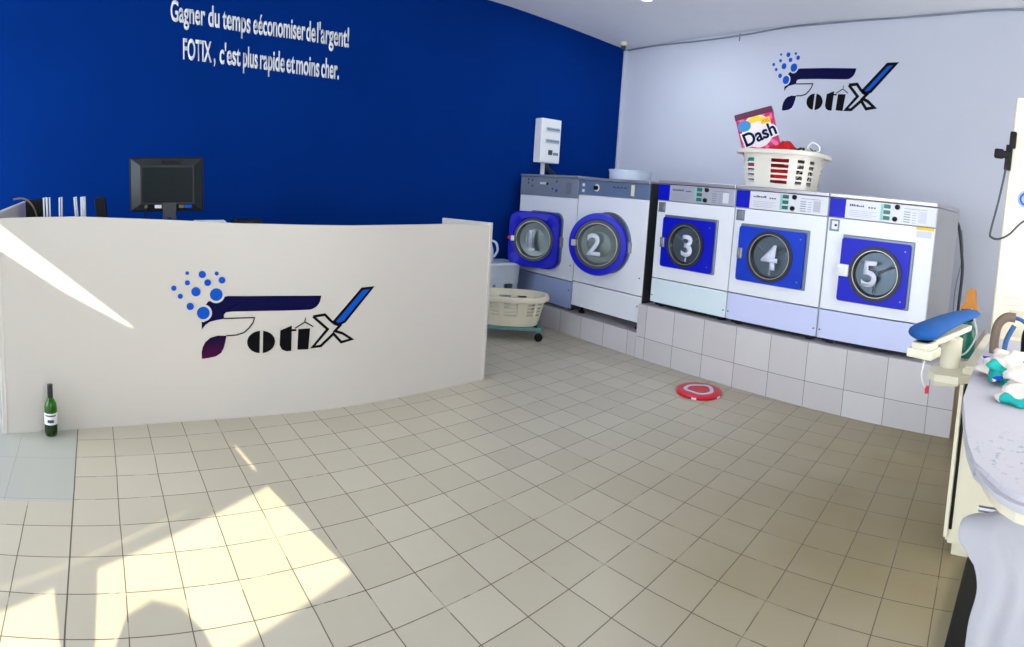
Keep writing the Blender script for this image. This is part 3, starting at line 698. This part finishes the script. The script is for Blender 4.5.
# ---------------------------------------------------------------- wine bottle by the counter
wb_ = thing('wine_bottle', 'green wine bottle on the floor against the counter', 'bottle', (-.560, 3.0, 0)); wb_.scale = (.95, .95, .93)
b = B(); lathe(b, [(.001, .006), (.030, .002), (.0365, .008), (.0375, .03), (.0375, .175), (.034, .198), (.022, .222), (.0145, .238), (.0135, .30), (.0150, .302), (.0150, .312), (.0110, .312), (.0105, .24), (.019, .222), (.031, .197), (.0345, .175), (.0345, .03), (.028, .012), (.001, .016)], 36, cap=False)
obj('glass_body', b, 'wine', wb_, True, 60)
b = B(); lathe(b, [(.001, .017), (.027, .014), (.0338, .03), (.0338, .07), (.001, .07)], 30); obj('liquid', b, 'wine_in', wb_, True, 50)
b = B(); lathe(b, [(.0165, .235), (.0160, .30), (.0165, .315), (.001, .317)], 24, cap=False); obj('capsule', b, 'capsule', wb_, True)
def band(z0, z1, a0, a1, r, mat, name, par):
    b = B(); n = 20; V = []
    for i in range(n + 1):
        a = a0 + (a1 - a0) * i / n
        V.append([b.verts.new((rr * math.cos(a), rr * math.sin(a), z)) for rr, z in ((r, z0), (r, z1), (r - .0006, z1), (r - .0006, z0))])
    for A_, Q_ in zip(V, V[1:]):
        for j in range(4): b.faces.new((A_[j], A_[(j + 1) % 4], Q_[(j + 1) % 4], Q_[j]))
    b.faces.new(V[0]); b.faces.new(V[-1]); return obj(name, b, mat, par, True)
lb = band(.078, .148, -PI * .95, PI * .05, .0384, 'white', 'paper_label', wb_)
band(.130, .138, -PI * .75, -PI * .18, .0389, 'print_dark', 'label_print', lb); band(.092, .110, -PI * .62, -PI * .3, .0389, 'print_dark', 'label_picture', lb)

# ---------------------------------------------------------------- red disc on the floor
rd = thing('round_lid', 'red round plastic lid lying on the floor in front of the plinth', 'lid', (3.462, 2.29, 0))
b = B(); lathe(b, [(.001, 0), (.165, .0), (.172, .008), (.172, .020), (.162, .026), (.12, .027), (.001, .024)], 48, cap=False); obj('disc', b, 'red', rd, True, 50)
def flat(a, b_, n): return (a, b_, .0265 + n)
b = B(); ring(b, [(x * (1 + .14 * math.cos(3 * math.atan2(y, x))), y) for x, y in circ(.112, 40)], [(x * (1 + .14 * math.cos(3 * math.atan2(y, x))), y) for x, y in circ(.085, 40)], -.004, .0015, flat); obj('white_motif', b, 'jug', rd)
for a in (-2.75, -1.55):
    b = B(); box(b, -.018, .018, -.004, .004, .003, .017, .002); tb = obj('white_tab', b, 'white', rd); tb.location = (.171 * math.cos(a), .171 * math.sin(a), 0); tb.rotation_euler = (0, 0, a + PI / 2)

# ---------------------------------------------------------------- laundry baskets
def basket_mesh(L, W, H, cut, rim=.03, p=3.0, th=.004, rows_=6, cols=44, z0=0.0, flare=.14, slotf=None):
    """oval tub wall as a lattice of quads with slots left open, given thickness afterwards"""
    b = B(); nz = rows_ * 2 + 1; V = []
    def pt(i, f):
        a = 2 * PI * i / cols; s = 1 - flare * (1 - f)
        c_, s_ = math.cos(a), math.sin(a)
        return (L / 2 * s * math.copysign(abs(c_) ** (2 / p), c_), W / 2 * s * math.copysign(abs(s_) ** (2 / p), s_), z0 + H * f)
    fr = [0, .07]
    for k in range(nz): fr.append(fr[-1] + (.76 / nz) * (1.35 if k % 2 else .70))
    fr.append(1)
    V = [[b.verts.new(pt(i, f)) for i in range(cols)] for f in fr]
    for k in range(len(fr) - 1):
        for i in range(cols):
            if 1 <= k <= nz and k % 2 == 0 and slotf(i, k): continue
            b.faces.new((V[k][i], V[k][(i + 1) % cols], V[k + 1][(i + 1) % cols], V[k + 1][i]))
    b.faces.new(V[0][::-1])
    bmesh.ops.recalc_face_normals(b, faces=b.faces)
    g = bmesh.ops.solidify(b, geom=b.faces[:], thickness=th)
    return b, V
def rim_mesh(L, W, z, wd, h, p=3.0, cols=44):
    def q(s, zz):
        out = []
        for i in range(cols):
            a = 2 * PI * i / cols; c_, s_ = math.cos(a), math.sin(a)
            out.append(((L / 2 + s) * math.copysign(abs(c_) ** (2 / p), c_), (W / 2 + s) * math.copysign(abs(s_) ** (2 / p), s_), zz))
        return out
    b = B(); L_ = [[b.verts.new(c) for c in q(s, zz)] for s, zz in ((-.006, z - h * .3), (wd, z - h), (wd + .003, z - h * .4), (wd - .004, z + .004), (-.004, z + .006))]
    for s in range(5):
        P_, Q_ = L_[s], L_[(s + 1) % 5]
        for i in range(cols): b.faces.new((P_[i], P_[(i + 1) % cols], Q_[(i + 1) % cols], Q_[i]))
    return b
bk = thing('laundry_basket', 'white slotted laundry basket of clothes on top of washing machine 4', 'laundry basket', (4.04, 2.075, 1.562), math.radians(-92))
b, _ = basket_mesh(.64, .40, .285, True, slotf=lambda i, k: (i % 4) in (1, 2), z0=.002, p=3.6, rows_=5, flare=.11)
obj('basket_body', b, 'basket', bk, True, 60)
obj('rim', rim_mesh(.64, .40, .285, .045, .028, 3.6), 'basket', bk, True, 60)
def lump(name, c, r, mat, seed, label=None, cat=None, group=None, par=None, amp=.35, sc=3.0, sub=4, flatb=True):
    b = B(); bmesh.ops.create_icosphere(b, subdivisions=sub, radius=1.0)
    from mathutils import noise as mn
    for v in b.verts:
        n = mn.noise(v.co * sc + Vector((seed * 3.1, seed, 0))); n2 = abs(mn.noise(v.co * sc * 2.3 + Vector((0, seed * 2.7, 5))))
        f = 1 + amp * n - amp * .5 * n2
        v.co = Vector((v.co.x * r[0] * f, v.co.y * r[1] * f, v.co.z * r[2] * f))
        if flatb and v.co.z < -r[2] * .6: v.co.z = -r[2] * .6
    o = obj(name, b, mat, par, True, 180); o.location = c
    if label: tag(o, label, cat, group)
    return o
def stripes(name, c1, c2, scale, ax=(1, 0, 0)):
    m, t, b = nt(name); tc = t.nodes.new('ShaderNodeTexCoord'); wv = t.nodes.new('ShaderNodeTexWave'); wv.inputs['Scale'].default_value = scale; wv.inputs['Distortion'].default_value = 2.5
    t.links.new(tc.outputs['Object'], wv.inputs['Vector'])
    rmp = mathn(t, 'GREATER_THAN', wv.outputs['Fac'], .5); t.links.new(mixc(t, rmp, lin(c1), lin(c2)), b.inputs['Base Color']); b.inputs['Roughness'].default_value = .9; return m
MS = stripes('black_white_striped_cloth', (34, 34, 38), (214, 210, 196), 14)
lump('red_garment', (4.03, 2.10, 1.67), (.13, .17, .09), 'redcloth', 3, 'red garment folded inside the white basket', 'clothing', 'clothes in the basket')
rg = lump('red_garment', (4.02, 2.08, 1.835), (.09, .13, .10), 'redcloth', 8, 'red garment peaking over the middle of the basket rim', 'clothing', 'clothes in the basket', sc=2.0)
lump('striped_garment', (4.06, 1.90, 1.83), (.11, .13, .07), MS, 5, 'black and white patterned garment at the right of the basket', 'clothing', 'clothes in the basket')
lump('teal_garment', (3.90, 2.22, 1.78), (.04, .10, .06), 'tealcloth', 6, 'teal garment seen through the upper basket slots', 'clothing', 'clothes in the basket')
lump('dark_garment', (4.03, 1.87, 1.68), (.12, .08, .09), MS, 9, 'dark patterned garment low in the right of the basket', 'clothing', 'clothes in the basket')
b = B(); tube(b, [(.0, .04, .0), (-.01, .0, .04), (0, -.05, .02), (.0, -.06, -.02), (0, -.01, -.035), (0, .04, 0)], .007, 8); rp = obj('white_strap', b, 'white', None, True); rp.location = (4.0, 1.82, 1.895); tag(rp, 'white looped strap over the striped garment in the basket', 'strap')

# detergent box, leaning in the basket
DB = thing('detergent_box', 'magenta detergent box leaning out of the laundry basket', 'detergent box', (4.21, 2.36, 1.70))
DB.rotation_euler = (math.radians(0), 0, -PI / 2); DB.rotation_mode = 'XYZ'
Rt = Matrix.Rotation(math.radians(-68), 4, 'Z') @ Matrix.Rotation(math.radians(-19), 4, 'Y') @ Matrix.Rotation(math.radians(-5), 4, 'X')
DB.matrix_world = Matrix.Translation((3.90, 2.325, 1.705)) @ Rt @ Matrix.Diagonal((.90, .9, .97, 1))
mm, t, bb = nt('magenta_burst_print'); tc = t.nodes.new('ShaderNodeTexCoord'); sx = t.nodes.new('ShaderNodeSeparateXYZ'); t.links.new(tc.outputs['Object'], sx.inputs[0])
dx = mathn(t, 'SUBTRACT', sx.outputs[0], .17); dz = mathn(t, 'SUBTRACT', sx.outputs[2], .27)
rad = mathn(t, 'SQRT', mathn(t, 'ADD', mathn(t, 'MULTIPLY', dx, dx), mathn(t, 'MULTIPLY', dz, dz)))
ang = mathn(t, 'ARCTAN2', dz, dx); ray = mathn(t, 'GREATER_THAN', mathn(t, 'SINE', mathn(t, 'MULTIPLY', ang, 14)), .1)
c = mixc(t, ray, lin((206, 10, 100)), lin((238, 96, 160)))
c = mixc(t, mathn(t, 'LESS_THAN', rad, .135), c, lin((246, 232, 236)))
c = mixc(t, mathn(t, 'MULTIPLY', mathn(t, 'MULTIPLY', mathn(t, 'GREATER_THAN', dz, .075), mathn(t, 'LESS_THAN', rad, .125)), 1), c, lin((250, 214, 40)))
t.links.new(c, bb.inputs['Base Color']); bb.inputs['Roughness'].default_value = .4
b = B(); box(b, 0, .335, 0, .11, 0, .43, .006); bx = obj('carton', b, pm('magenta_carton', (196, 16, 96), .4), DB)
b = B(); box(b, .012, .323, -.0015, .003, .02, .395, .001); obj('printed_front', b, mm, bx)
b = B(); box(b, -.003, .338, -.004, .113, .395, .446, .006); obj('lid_edge', b, pm('plum_lid', (92, 16, 60), .4), bx)
def dbtext(s, x, z, size, mat, off=0.0, y=-.004, rot=0, name='lettering'):
    tb_, _ = text_mesh(s, size, .0008, off)
    bmesh.ops.transform(tb_, matrix=Matrix.Translation((x, y, z)) @ Matrix.Rotation(rot, 4, 'Y') @ Matrix.Rotation(PI / 2, 4, 'X'), verts=tb_.verts)
    return obj(name, tb_, mat, bx)
dbtext('Dash', .035, .165, .150, 'white', .016, -.003, -.16, 'word_outline'); dbtext('Dash', .035, .165, .150, 'logo_navy', .004, -.0055, -.16, 'word_mark')
b = B(); box(b, .215, .30, -.004, -.001, .315, .365, .001); obj('yellow_flash', b, 'yellow', bx); dbtext('XXL', .225, .325, .036, 'red', .0, -.0045, 0, 'flash_print')
b = B(); prism(b, circ(.045, 24, .065, .335, 1.3), .001, .003, F); obj('blue_badge', b, pm('sky_blue_print', (40, 140, 206), .4), bx)

# frosted tub on the second dryer
b = B(); lathe(b, [(.001, 0), (.19, 0), (.205, .01), (.21, .085), (.216, .09), (.216, .102), (.10, .106), (.001, .106)], 40, cap=False)
tb = obj('plastic_tub', b, 'jug', None, True); tb.location = (4.22, 3.83, 1.549); tag(tb, 'shallow pale plastic tub on top of dryer 2', 'tub')

# basket on a dolly between counter and dryers
BC = Vector((3.21, 4.31, 0)); BR = -.62
dl = thing('dolly', 'teal metal dolly with castors under the ivory basket', 'dolly', BC, BR)
b = B()
for y in (-.17, .17): box(b, -.30, .30, y - .02, y + .02, .095, .125, .004)
for x in (-.28, 0, .28): box(b, x - .02, x + .02, -.19, .19, .100, .120, .004)
obj('dolly_frame', b, 'teal', dl)
for x in (-.27, .27):
    for y in (-.165, .165):
        b = B(); box(b, x - .025, x + .025, y - .006, y + .03, .04, .096, .004); box(b, x - .03, x + .03, y - .03, y + .03, .086, .096, .002); fk = obj('castor_fork', b, 'teal', dl)
        b = B(); lathe(b, [(.001, -.014), (.034, -.014), (.038, -.010), (.038, .010), (.034, .014), (.001, .014)], 24, axis='y', cap=False)
        for v in b.verts: v.co += Vector((x, y - .02, .038))
        obj('castor_wheel', b, 'black', fk, True)
lb_ = thing('laundry_basket', 'ivory oval laundry basket on the teal dolly beside the counter', 'laundry basket', BC + Vector((0, 0, .125)), BR)
b, _ = basket_mesh(.66, .44, .28, True, slotf=lambda i, k: (i % 7) in (1, 2, 4, 5) and k > 4, z0=.002, p=2.5, flare=.2); obj('basket_body', b, 'basket2', lb_, True, 60)
obj('rim', rim_mesh(.66, .44, .28, .03, .04, 2.5), 'basket2', lb_, True, 60)
hp = thing('laundry_hamper', 'pale grey slotted hamper behind the ivory basket', 'hamper', (3.42, 4.88, 0), -.05)
b, _ = basket_mesh(.42, .34, .62, True, slotf=lambda i, k: (i % 6) in (1, 3) and 4 < k < 11, z0=.0, p=6, flare=.12); obj('hamper_body', b, 'grey_plastic', hp, True, 60)
obj('rim', rim_mesh(.42, .34, .62, .015, .02, 6), 'grey_plastic', hp, True, 60)
b = B(); box(b, -.20, .20, -.16, .16, .60, .63, .01, 3); obj('hamper_lid', b, 'grey_plastic', hp)
jg = thing('plastic_jug', 'pale plastic jug standing on the hamper beside the counter end', 'jug', (3.25, 4.87, .632))
b = B(); lathe(b, [(.001, 0), (.085, 0), (.095, .02), (.092, .12), (.07, .20), (.04, .235), (.001, .24)], 28, cap=False); obj('jug_body', b, 'jug', jg, True, 60)
b = B(); tube(b, [(.05, -.02, .22), (.10, -.05, .20), (.12, -.06, .12), (.09, -.04, .05)], .012, 8); obj('jug_handle', b, 'jug', jg, True)

# ---------------------------------------------------------------- right side: tall panel cabinet, ironing table
tc_ = thing('tall_cabinet', 'tall cream cabinet behind the ironing table', 'cabinet', (3.40, .285, 0), -PI / 2)
b = B(); box(b, .0, 1.0, .0, .55, .06, 2.225, .012, 2); obj('carcass', b, 'cream', tc_)
b = B(); box(b, .03, .97, .03, .52, .0, .062, .004); obj('plinth', b, 'dark', tc_)
b = B(); prism(b, circ(.052, 28, .125, 1.625), .0, .004, F); em = obj('round_badge', b, 'steel_panel', tc_)
b = B(); ring(b, circ(.040, 28, .125, 1.625), circ(.028, 28, .125, 1.625), .003, .007, F); obj('badge_ring', b, 'logo_blue', em)
b = B(); box(b, .05, .16, -.003, .002, 1.03, 1.036); box(b, .07, .20, -.003, .002, .985, .99); box(b, .10, .19, -.003, .002, .90, .96, .001); obj('scuffed_label', b, pm('faded_print', (206, 198, 180), .6), tc_)
pl = thing('power_plug', 'black plug and cable hanging at the left edge of the tall cabinet', 'cable', (3.36, .30, 1.88))
b = B(); box(b, -.02, .03, .02, .075, -.035, .02, .010, 3); box(b, -.015, .02, -.02, .03, -.03, .012, .008, 3); box(b, -.01, .02, -.045, -.005, .03, .13, .008, 2); box(b, -.01, .02, -.03, .01, -.10, .05, .006); obj('plug_body', b, 'black', pl, True)
b = B(); tube(b, [(0, -.005, -.02), (-.005, .0, -.12), (-.005, .02, -.30), (-.005, .045, -.47), (-.01, .035, -.502), (-.015, -.01, -.507), (-.02, -.07, -.47), (-.02, -.14, -.39), (-.02, -.26, -.33), (-.02, -.40, -.30)], .0065, 8); obj('plug_cable', b, 'cable', pl, True)

it = thing('ironing_table', 'cream ironing table with a stained white padded top', 'ironing table', (2.4, .3, 0))
def W3(o): o.location = o.location - Vector((2.4, .3, 0)); return o
# housing
b = B(); prism(b, [(2.40, .06), (2.40, .76), (2.36, .84), (3.2, .84), (3.2, .06)], -.295, .55, lambda a, c, n: (a, -n, c)); bmesh.ops.bevel(b, geom=b.edges[:], offset=.012, segments=2, affect='EDGES'); hs = W3(obj('housing', b, 'cream2', it))
b = B(); box(b, 2.43, 3.17, -.52, .265, .0, .065, .006); W3(obj('base_plinth', b, 'cream2', it))
b = B(); box(b, 2.392, 2.402, .268, .281, .13, .78, .002); W3(obj('side_seam', b, 'black', it))
b = B(); box(b, 2.375, 2.405, .283, .300, .10, .80, .004); W3(obj('side_trim', b, 'cream', it))
outl = [(2.75, .225), (2.457, .222), (2.006, .216), (1.70, .2), (1.445, .155), (1.34, .132), (1.25, .105), (1.19, .08), (1.145, .05), (1.115, .015), (1.095, -.03), (1.085, -.09), (1.085, -.16), (1.09, -.22), (1.075, -.29), (1.15, -.34), (1.30, -.38), (1.6, -.43), (2.0, -.46), (2.75, -.48)]
mtop, t, bb = nt('stained_white_pad_cover'); g = t.nodes.new('ShaderNodeNewGeometry')
n1_ = noise(t, g.outputs['Position'], 9, 5, .7); mp = t.nodes.new('ShaderNodeMapping'); mp.inputs['Location'].default_value = (-1.32, .0, -.9); t.links.new(g.outputs['Position'], mp.inputs[0])
ln = t.nodes.new('ShaderNodeVectorMath'); ln.operation = 'LENGTH'; t.links.new(mp.outputs[0], ln.inputs[0])
near = mathn(t, 'MAXIMUM', mathn(t, 'SUBTRACT', 1, mathn(t, 'MULTIPLY', ln.outputs['Value'], 5.0)), 0)
st = mathn(t, 'MULTIPLY', mathn(t, 'GREATER_THAN', noise(t, g.outputs['Position'], 42, 4, .6), .60), mathn(t, 'MULTIPLY', near, .9))
c = mixc(t, mathn(t, 'MULTIPLY', n1_, .3), lin((200, 197, 204)), lin((180, 177, 188)))
c = mixc(t, st, c, lin((120, 150, 165))); t.links.new(c, bb.inputs['Base Color']); bb.inputs['Roughness'].default_value = .85
bn = t.nodes.new('ShaderNodeBump'); bn.inputs['Strength'].default_value = .5; bn.inputs['Distance'].default_value = .01; t.links.new(noise(t, g.outputs['Position'], 7, 3), bn.inputs['Height']); t.links.new(bn.outputs[0], bb.inputs['Normal'])
b = B(); prism(b, outl, .868, .905, lambda a, c_, n: (a, c_, n)); bmesh.ops.bevel(b, geom=[e for e in b.edges if abs(e.verts[0].co.z - e.verts[1].co.z) < 1e-5], offset=.014, segments=4, affect='EDGES'); W3(obj('padded_top', b, mtop, it, True, 50))
b = B(); prism(b, [(x * .96 + .08 if x < 2 else x, y * .9 - .01) for x, y in outl], .835, .861, lambda a, c_, n: (a, c_, n)); W3(obj('top_frame', b, 'cream', it))
b = B(); prism(b, [(1.62, .82), (2.42, .82), (2.42, .45), (2.2, .62), (1.85, .79), (1.62, .80)], .06, .20, lambda a, c_, n: (a, -n + .0, c_)); bmesh.ops.bevel(b, geom=b.edges[:], offset=.01, segments=2, affect='EDGES'); W3(obj('support_bracket', b, 'cream2', it))
b = B(); box(b, 1.72, 2.36, .095, .185, .012, .055, .008); box(b, 1.72, 1.80, -.4, .10, .012, .055, .008); W3(obj('foot_pedal_frame', b, 'black', it))
for x in (1.75, 2.3):
    b = B(); lathe(b, [(.02, 0), (.02, .014)], 14, (x, .14, 0)); W3(obj('pedal_foot', b, 'black', it))
b = B(); box(b, 1.85, 2.40, .10, .16, .03, .05, .004); W3(obj('pedal_link', b, 'black', it))
b = B(); tube(b, [(1.47, .10, .695), (1.47, -.28, .695)], .008, 8, 0); tube(b, [(1.47, -.06, .695), (1.47, -.06, .86)], .008, 8, 0); tube(b, [(1.47, -.27, .695), (1.47, -.27, .86)], .008, 8, 0); W3(obj('cloth_rail', b, 'steel', it, True))
# sleeve arm
sa = thing('sleeve_board', 'blue padded sleeve board on a cream swing arm over the plinth', 'sleeve board', (2.45, .38, .84))
def W4(o): o.location = o.location - Vector((2.45, .38, .84)); return o
ax = Vector((2.86 - 2.10, .325 - .455, 0)); L_ = ax.length * .93; e1 = ax.normalized(); e2 = Vector((-e1.y, e1.x, 0))
b = B(); rowsp = []; n = 26
for i in range(n + 1):
    f = i / n; wdt = (.066 - .024 * f) * (1 - (1 - min(1, f / .10)) ** 2) ** .5 if f < .10 else (.066 - .024 * f)
    if f > .97: wdt *= .75
    wdt = max(wdt, .012); th = .034 * (1 - .4 * f) * min(1, .45 + f * 6) * (1 if f < .96 else .7)
    c0 = Vector((2.10, .445, .992 + .012 * math.sin(f * PI) + .01 * f)) + e1 * (L_ * f)
    rowsp.append([b.verts.new(c0 + e2 * wdt * math.cos(a) + Vector((0, 0, 1)) * th * (math.sin(a) if math.sin(a) > 0 else math.sin(a) * 1.0)) for a in [2 * PI * j / 20 for j in range(20)]])
for A_, Q_ in zip(rowsp, rowsp[1:]):
    for j in range(20): b.faces.new((A_[j], A_[(j + 1) % 20], Q_[(j + 1) % 20], Q_[j]))
b.faces.new(rowsp[0]); b.faces.new(rowsp[-1]); W4(obj('blue_pad', b, 'bluepad', sa, True, 70))
T = Matrix(((e1.x, e2.x, 0, 2.13), (e1.y, e2.y, 0, .44), (0, 0, 1, 0), (0, 0, 0, 1)))
b = B(); box(b, .0, .58, -.030, .034, .932, .958, .006, mat=T); W4(obj('arm_beam', b, 'cream', sa))
b = B(); box(b, .0, .11, -.052, .052, .897, .934, .006, mat=T); box(b, .015, .10, -.04, .042, .930, .958, .006, mat=T); W4(obj('nozzle_block', b, 'cream', sa))
b = B(); lathe(b, [(.046, .80), (.046, .932), (.03, .94)], 28, (2.46, .365, 0)); W4(obj('column', b, 'cream2', sa, True))
b = B(); prism(b, [(2.30, .40), (2.34, .435), (2.50, .435), (2.62, .30), (2.62, .20), (2.42, .20), (2.30, .30)], .775, .805, lambda a, c_, n: (a, c_, n)); prism(b, [(2.36, .41), (2.50, .41), (2.56, .31), (2.40, .31)], .74, .776, lambda a, c_, n: (a, c_, n)); W4(obj('mounting_bracket', b, 'cream2', sa))
b = B(); tube(b, [(2.16, .42, .888), (2.155, .425, .84), (2.17, .42, .80), (2.19, .41, .775)], .0035, 6); cd = W4(obj('tie_cord', b, 'white', sa, True))
b = B(); box(b, 2.185, 2.20, .398, .412, .752, .782, .003); W4(obj('cord_tag', b, 'red', sa))

# spray bottle behind the sleeve board
sp = thing('spray_bottle', 'green spray bottle with an orange trigger head behind the sleeve board', 'spray bottle', (3.95, .535, .474 - .0))
sp.location = (4.15, .515, .474); sp.scale = (1.05, 1.05, 1.27)
b = B(); lathe(b, [(.001, 0), (.06, 0), (.068, .02), (.068, .12), (.055, .17), (.03, .20), (.026, .22), (.001, .22)], 28, cap=False); obj('bottle_body', b, 'greenbottle', sp, True, 60)
b = B(); lathe(b, [(.034, .21), (.036, .25), (.06, .262), (.055, .275), (.02, .28)], 24); obj('dark_collar', b, 'black', sp, True)
b = B(); prism(b, [(-.07, .27), (.07, .27), (.055, .30), (.03, .32), (.025, .36), (.035, .385), (.0, .40), (-.035, .39), (-.03, .34), (-.05, .30)], -.02, .02, lambda a, c_, n: (n, a, c_)); bmesh.ops.bevel(b, geom=b.edges[:], offset=.006, segments=2, affect='EDGES'); obj('trigger_head', b, 'orange', sp)
b = B(); tube(b, [(-.04, -.02, .29), (-.05, -.05, .22), (-.07, -.075, .14), (-.07, -.02, .04), (-.06, .05, .01)], .006, 8); obj('white_tube', b, 'white', sp, True)
b = B(); lathe(b, [(.001, 0), (.035, 0), (.04, .01), (.042, .13), (.046, .135), (.046, .16), (.001, .165)], 24, cap=False); rc = obj('red_container', b, 'red', None, True); rc.location = (4.2, .66, .474); tag(rc, 'small red container behind the blue sleeve board', 'container')

# pipes behind the last washer
pc = thing('drain_hose', 'dark hose running down behind washing machine 5', 'hose', (4.85, .72, .474))
b = B(); tube(b, [(-.02, .18, .96), (0, .15, 1.0), (.0, .10, 1.01), (.0, .05, .93), (.0, .0, .70), (.0, -.02, .55), (0, -.02, .28), (0, -.02, .02)], .014, 10); obj('hose', b, 'cable', pc, True)
b = B(); tube(b, [(.03, .03, .92), (.04, .0, .70), (.03, .03, .40), (.04, .02, .02)], .005, 8); obj('thin_cable', b, 'steel_panel', pc, True)

# things on the ironing table
def patchcloth():
    m, t, b = nt('blue_teal_printed_cotton'); g = t.nodes.new('ShaderNodeTexCoord')
    a1 = mathn(t, 'GREATER_THAN', noise(t, g.outputs['Object'], 7, 1), .60); mp = t.nodes.new('ShaderNodeMapping'); mp.inputs['Location'].default_value = (3, 5, 1); t.links.new(g.outputs['Object'], mp.inputs[0])
    a2 = mathn(t, 'GREATER_THAN', noise(t, mp.outputs[0], 7, 1), .60)
    c = mixc(t, a1, lin((236, 226, 214)), lin((26, 60, 190))); c = mixc(t, a2, c, lin((24, 168, 160))); t.links.new(c, b.inputs['Base Color']); b.inputs['Roughness'].default_value = .9; return m
PC = patchcloth()
lump('crumpled_shirt', (2.03, .075, .937), (.17, .11, .052), PC, 2, 'crumpled white shirt with blue and teal print on the ironing table', 'clothing', amp=.45, sc=2.4)
lump('printed_cloth', (1.74, .02, .925), (.07, .085, .030), PC, 12, 'small folded teal and cream cloth in front of the crumpled shirt', 'cloth', amp=.3, sc=2.0)
hr = thing('steam_iron', 'iron with a grey brown bent hose and black grip behind the crumpled shirt', 'iron', (2.40, .10, .905))
b = B(); tube(b, [(.0, .075, .0), (.0, .078, .06), (.0, .07, .12), (.0, .04, .155), (0, .0, .158)], .02, 12); obj('bent_hose', b, 'brownhose', hr, True)
b = B(); prism(b, [(-.06, -.05), (.06, -.05), (.06, -.20), (.0, -.27), (-.06, -.20)], .0, .025, lambda a, c_, n: (a, c_, n)); bmesh.ops.bevel(b, geom=b.edges[:], offset=.005, segments=2, affect='EDGES'); obj('sole_plate', b, 'steel_lid', hr)
b = B(); tube(b, [(0, -.06, .02), (0, -.06, .10), (0, -.10, .125), (0, -.16, .12), (0, -.20, .09), (0, -.20, .02)], .024, 12); obj('grip', b, 'black', hr, True)
b = B(); tube(b, [(0, .0, .158), (0, -.03, .15), (0, -.06, .125)], .008, 8); tube(b, [(-.05, .03, .01), (-.04, .025, .07), (-.03, .0, .13)], .011, 8); obj('blue_lead', b, pm('blue_lead', (30, 84, 140), .5), hr, True)

# white garment hanging from the table's near end
from mathutils import noise as mn
b = B(); nu, nv = 40, 46; V = []
for j in range(nv + 1):
    f = j / nv; row = []
    for i in range(nu + 1):
        s = i / nu
        wv = .034 * math.sin(s * 17 + f * 3.0 + 1.5 * math.sin(f * 4)) * (.25 + f) + .018 * mn.noise(Vector((s * 5, f * 3, 1)))
        spread = .20 + .10 * f
        x = 1.44 - .05 * math.sin(s * PI) + wv * (.4 + f) - .10 * f + .02 * s + (.05 * (1 - f / .08) if f < .08 else 0)
        y = interp([(0, .11), (.05, .145), (.12, .15), (.22, .112), (.4, .104), (1, .085)], f) - spread * s * 1.5 + .02 * mn.noise(Vector((s * 3, f * 5, 7))) - .02 * math.sin(f * 5)
        z = .70 - .60 * f + .075 * math.sin(s * 2.2) * (1 - f) ** 2 + .02 * math.sin(s * 9) * f - (.03 * (1 - f / .08) ** 2 if f < .08 else 0)
        row.append(b.verts.new((x, y, z)))
    V.append(row)
for j in range(nv):
    for i in range(nu): b.faces.new((V[j][i], V[j][i + 1], V[j + 1][i + 1], V[j + 1][i]))
bmesh.ops.solidify(b, geom=b.faces[:], thickness=.004)
hc = obj('hanging_cloth', b, 'cloth', None, True, 180); tag(hc, 'white cloth hanging down from the near end of the ironing table', 'cloth')
